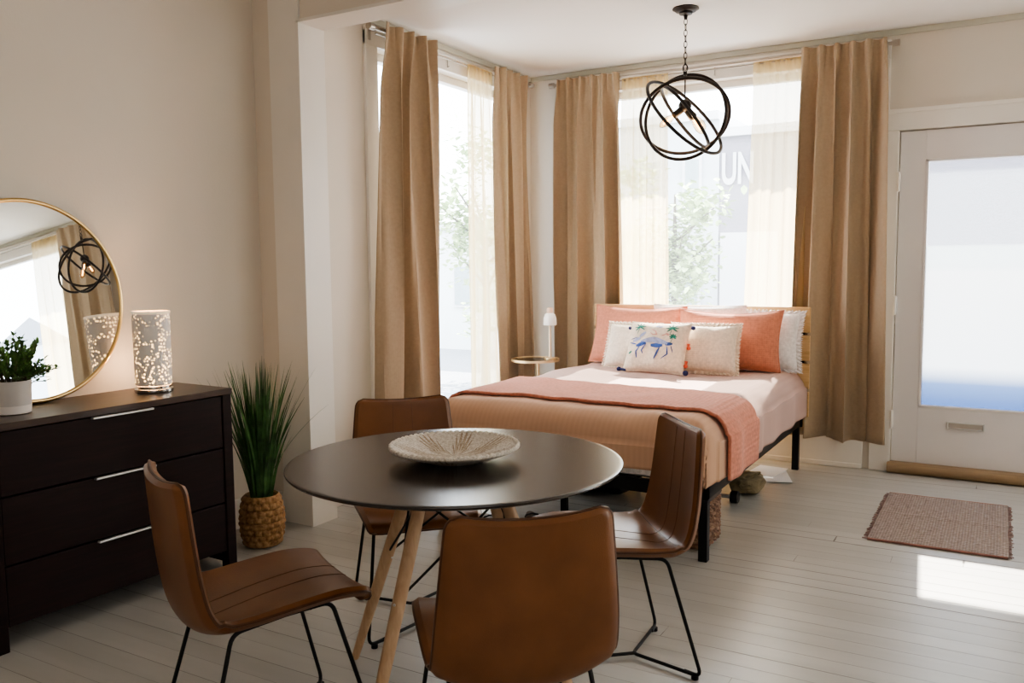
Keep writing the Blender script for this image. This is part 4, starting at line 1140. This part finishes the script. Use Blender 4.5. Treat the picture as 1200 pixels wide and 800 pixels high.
MB().tube([(.02, -.07, .08), (.05, -.03, .115), (.06, .03, .11), (.03, .07, .08)], .006, 8).build('handle', M['olive_cloth'], g2)
# black dumbbell / caster by the basket
db = thing('dumbbell', 'small black round ended weight beside the wicker basket', 'weight', (-1.28, 4.52, .034), 0)
db.scale = (.8, .8, .8)
for s_ in (-1, 1):
    MB().tube([(s_ * .045, 0, 0), (s_ * .05, 0, 0), (s_ * .095, 0, 0), (s_ * .10, 0, 0)], [.033, .041, .041, .033], 20).build('weight_head', M['black'], db)
MB().tube([(-.046, 0, 0), (.046, 0, 0)], .014, 12).build('grip', M['steel'], db)
# papers
pr = thing('papers', 'loose white papers on the floor by the right side of the bed', 'papers', (-1.20, 5.22, 0), radians(8))
for i, (ox, oy, a) in enumerate(((0, 0, 0), (.03, -.05, .2), (-.02, .06, -.25))):
    o = MB().box(-.09, .09, -.13, .13, .002 + i * .004, .005 + i * .004).build('sheet', M['paper'], pr, smooth=False); o.location = (ox, oy, 0); o.rotation_euler = (0, 0, a)
# sandals near the table
for i, (x, y, a, lab) in enumerate(((-2.03, 3.72, -.9, 'brown strap sandal under the table, nearer the bed foot'), (-2.20, 3.60, -.6, 'brown strap sandal under the table, nearer the side window'))):
    s_ = thing('sandal', lab, 'sandal', (x, y, 0), a)
    out = []
    for k in range(28):
        t = 2 * pi * k / 28; wv_ = .036 * (1 + .22 * cos(t)); out.append((.118 * cos(t), wv_ * sin(t), .002))
    MB().poly(out, (0, 0, .016)).build('sole', M['sandal'], s_)
    for sx in (.05, -.03):
        MB().tube([(sx, -.036, .012), (sx, -.03, .024), (sx, 0, .030), (sx, .03, .024), (sx, .036, .012)], .005, 8).build('strap', M['black_cloth'], s_)

# ------------------------------------------------------------------ outside
GZ = -.9
gr = MB().box(-60, 60, YB + T + .02, 70, GZ - .1, GZ).box(-60, XL - .2, -20, YB + T + .02, GZ - .1, GZ).build('ground', M['ground'], smooth=False)
struct(gr, 'pale street and pavement outside', 'ground')
# unseen overhang added to keep the sun to a band on the bed
ev = MB().box(XF - .3, XR + .3, YB + T + .005, YB + T + 1.02, 2.80, 2.90, .01).build('trim_5', M['trim'], smooth=False)
struct(ev, 'unseen overhang added above the windows to cut the sun', 'trim')
def building(label, x0, x1, y0, y1, z1, m, wins=(), cornice=True):
    r = thing('building', label, 'building', ((x0 + x1) / 2, (y0 + y1) / 2, GZ))
    L = r.location
    MB().box(x0 - L.x, x1 - L.x, y0 - L.y, y1 - L.y, 0, z1 - GZ).build('wall', m, r, smooth=False)
    if cornice: MB().box(x0 - L.x, x1 - L.x, y0 - L.y - .1, y1 - L.y, z1 - GZ, z1 - GZ + .16).build('cornice', M['ext_white'], r, smooth=False)
    for (a, b_, c, d_) in wins:
        w = MB().box(a - L.x, b_ - L.x, y0 - L.y - .05, y0 - L.y, c - GZ, d_ - GZ).build('window', M['ext_white'], r, smooth=False)
        MB().box(a - L.x + .06, b_ - L.x - .06, y0 - L.y - .06, y0 - L.y - .045, c - GZ + .06, d_ - GZ - .06).build('pane', M['ext_dark'], w, smooth=False)
    return r
bk = building('brick building with large white letters outside the back window', -4.70, 2.2, 16.0, 22, 3.62, M['brick'], ((-2.9, -2.3, 1.2, 2.3), (1.1, 1.8, 1.2, 2.3)))
def text(s, size, loc, parent, m):
    cu = bpy.data.curves.new('lettering', 'FONT'); cu.body = s; cu.size = size; cu.extrude = .01; cu.align_x = 'LEFT'
    cu.offset = .02
    tmp = bpy.data.objects.new('tmp', cu); COL.objects.link(tmp)
    dg = bpy.context.evaluated_depsgraph_get(); me = bpy.data.meshes.new_from_object(tmp.evaluated_get(dg))
    bpy.data.objects.remove(tmp)
    o = bpy.data.objects.new('lettering', me); COL.objects.link(o); me.materials.clear(); me.materials.append(m)
    o.parent = parent; o.rotation_euler = (radians(90), 0, 0); o.location = Vector(loc) - parent.location
    return o
tx = text('UN', .80, (-4.66, 15.97, 2.76), bk, M['ext_white']); tx.scale = (.52, 1, 1)
MB().box(-4.65 - bk.location.x, -3.6 - bk.location.x, -3.08, -3.0, .1, 2.75).build('lower_panel', M['ext_white'], bk, smooth=False)
building('pale rendered building beside the brick one outside the back window', -8.4, -4.702, 15.97, 22, 3.95, M['render_wall'], ((-5.4, -5.02, 2.35, 3.3), (-6.3, -5.8, 2.35, 3.3), (-5.4, -5.02, .2, 1.2), (-6.3, -5.8, .2, 1.2)))
building('pale sided house outside the side window', -18, -9.5, 18.5, 26, 2.2, M['siding'], ((-14.8, -13.8, .2, 1.3), (-12.4, -11.4, .2, 1.3)))
hs = thing('building', 'small grey gabled house reflected in the round mirror', 'building', (26.4, 19.4, GZ), radians(-60)); hs.scale = (.62, .6, 1.22)
MB().box(-2, 2, -1.5, 1.5, 0, 3.2).build('wall', M['render_wall'], hs, smooth=False)
MB().poly([(-2.2, -1.6, 3.2), (2.2, -1.6, 3.2), (0, -1.6, 4.1)], (0, 3.2, 0)).build('roof', M['ext_roof'], hs, smooth=False)
def tree(label, x, y, h, rad, seed, n=2600):
    r = thing('tree', label, 'tree', (x, y, GZ)); rnd = random.Random(seed)
    t = MB(); t.tube([(0, 0, 0), (.04, 0, h * .3), (.0, .05, h * .6), (.02, 0, h * .85)], [.09, .07, .05, .015], 10)
    for k in range(7):
        a = rnd.uniform(0, 6.28); z = h * rnd.uniform(.35, .7); t.tube([(0, 0, z), (rad * .7 * cos(a), rad * .7 * sin(a), z + rad * .6)], [.03, .01], 6)
    t.build('trunk', M['ext_trunk'], r)
    b = MB(); cl = [(rnd.gauss(0, .45) * rad, rnd.gauss(0, .4) * rad, h * .62 + rnd.gauss(0, .45) * rad * 1.3) for _ in range(16)]
    for i in range(n):
        c = rnd.choice(cl); q = Vector(c) + Vector((rnd.gauss(0, .2), rnd.gauss(0, .2), rnd.gauss(0, .2))) * rad
        leaf(b, q, Vector((rnd.uniform(-1, 1), rnd.uniform(-1, 1), rnd.uniform(-.6, .6))), Vector((0, 0, 1)), .15, .05)
    b.build('foliage', M['ext_leaf'], r, smooth=False)
tree('pale green street tree outside the back window', -4.75, 13.6, 3.9, .95, 3)
tree('green tree outside the side window', -8.3, 13.4, 4.2, 1.2, 5, 1800)

# ------------------------------------------------------------------ light
def sun():
    l = bpy.data.lights.new('sun', 'SUN'); l.energy = SUN; l.angle = radians(.6); l.color = (1, .93, .82)
    o = bpy.data.objects.new('sun', l); COL.objects.link(o)
    d = Vector((.08, -1, -.85)).normalized(); o.rotation_euler = d.to_track_quat('-Z', 'Y').to_euler()
def area(name, loc, target, sx, sy, power, col=(1, 1, 1), portal=False):
    l = bpy.data.lights.new(name, 'AREA'); l.shape = 'RECTANGLE'; l.size = sx; l.size_y = sy; l.energy = power; l.color = col
    if portal: l.cycles.is_portal = True
    o = bpy.data.objects.new(name, l); COL.objects.link(o); o.location = loc
    d = (Vector(target) - Vector(loc)).normalized(); o.rotation_euler = d.to_track_quat('-Z', 'Y').to_euler()
    return o
SUN = 32; SKY = 10.5
sun()
area('window_portal', (XF - T - .01, (WL[0] + WL[1]) / 2, (WL[2] + WL[3]) / 2), (0, (WL[0] + WL[1]) / 2, (WL[2] + WL[3]) / 2), WL[1] - WL[0], WL[3] - WL[2], 1, portal=True)
for w in (WB, WC):
    area('window_portal', ((w[0] + w[1]) / 2, YB + T + .01, (w[2] + w[3]) / 2), ((w[0] + w[1]) / 2, 0, (w[2] + w[3]) / 2), w[1] - w[0], w[3] - w[2], 1, portal=True)
area('window_portal', ((gx0 + gx1) / 2, YB + T + .01, (gz0 + gz1) / 2), ((gx0 + gx1) / 2, 0, (gz0 + gz1) / 2), gx1 - gx0, gz1 - gz0, 1, portal=True)
area('room_fill', (1.6, -1.4, 2.5), (-2.6, 2.2, 1.6), 2.6, 1.8, 34, (1, .95, .90))
area('sunroom_fill', (2.6, 4.4, 2.55), (-1.5, 4.0, .8), 1.4, 1.2, 14, (1, .94, .86))
def point(name, loc, e, col, r=.03):
    l = bpy.data.lights.new(name, 'POINT'); l.energy = e; l.color = col; l.shadow_soft_size = r
    o = bpy.data.objects.new(name, l); COL.objects.link(o); o.location = loc
point('dresser_lamp_glow', (-3.045, 2.315, dz + .24), 2.2, (1, .62, .32), .02)
point('dresser_lamp_spill', (-3.15, 2.31, dz + .11), 1.0, (1, .60, .32), .006)
point('pendant_glow', (-1.54, 4.6, ZC - .62), 2.0, (1, .65, .35), .04)

w = bpy.data.worlds.new('world'); SC.world = w; w.use_nodes = True
nt = w.node_tree; bg = nt.nodes['Background']
tc = nt.nodes.new('ShaderNodeTexCoord'); sp = nt.nodes.new('ShaderNodeSeparateXYZ'); nt.links.new(tc.outputs['Generated'], sp.inputs[0])
nt.links.new(ramp(nt, sp.outputs['Z'], [(.45, (.80, .84, .88)), (.52, (.97, .98, 1)), (.8, (.82, .90, 1))]), bg.inputs['Color'])
bg.inputs['Strength'].default_value = SKY

SC.view_settings.view_transform = 'AgX'
SC.view_settings.look = 'AgX - Medium High Contrast'
SC.view_settings.exposure = 0.36
SC.cycles.max_bounces = 10; SC.cycles.diffuse_bounces = 6; SC.cycles.transparent_max_bounces = 12
SC.cycles.sample_clamp_indirect = 6
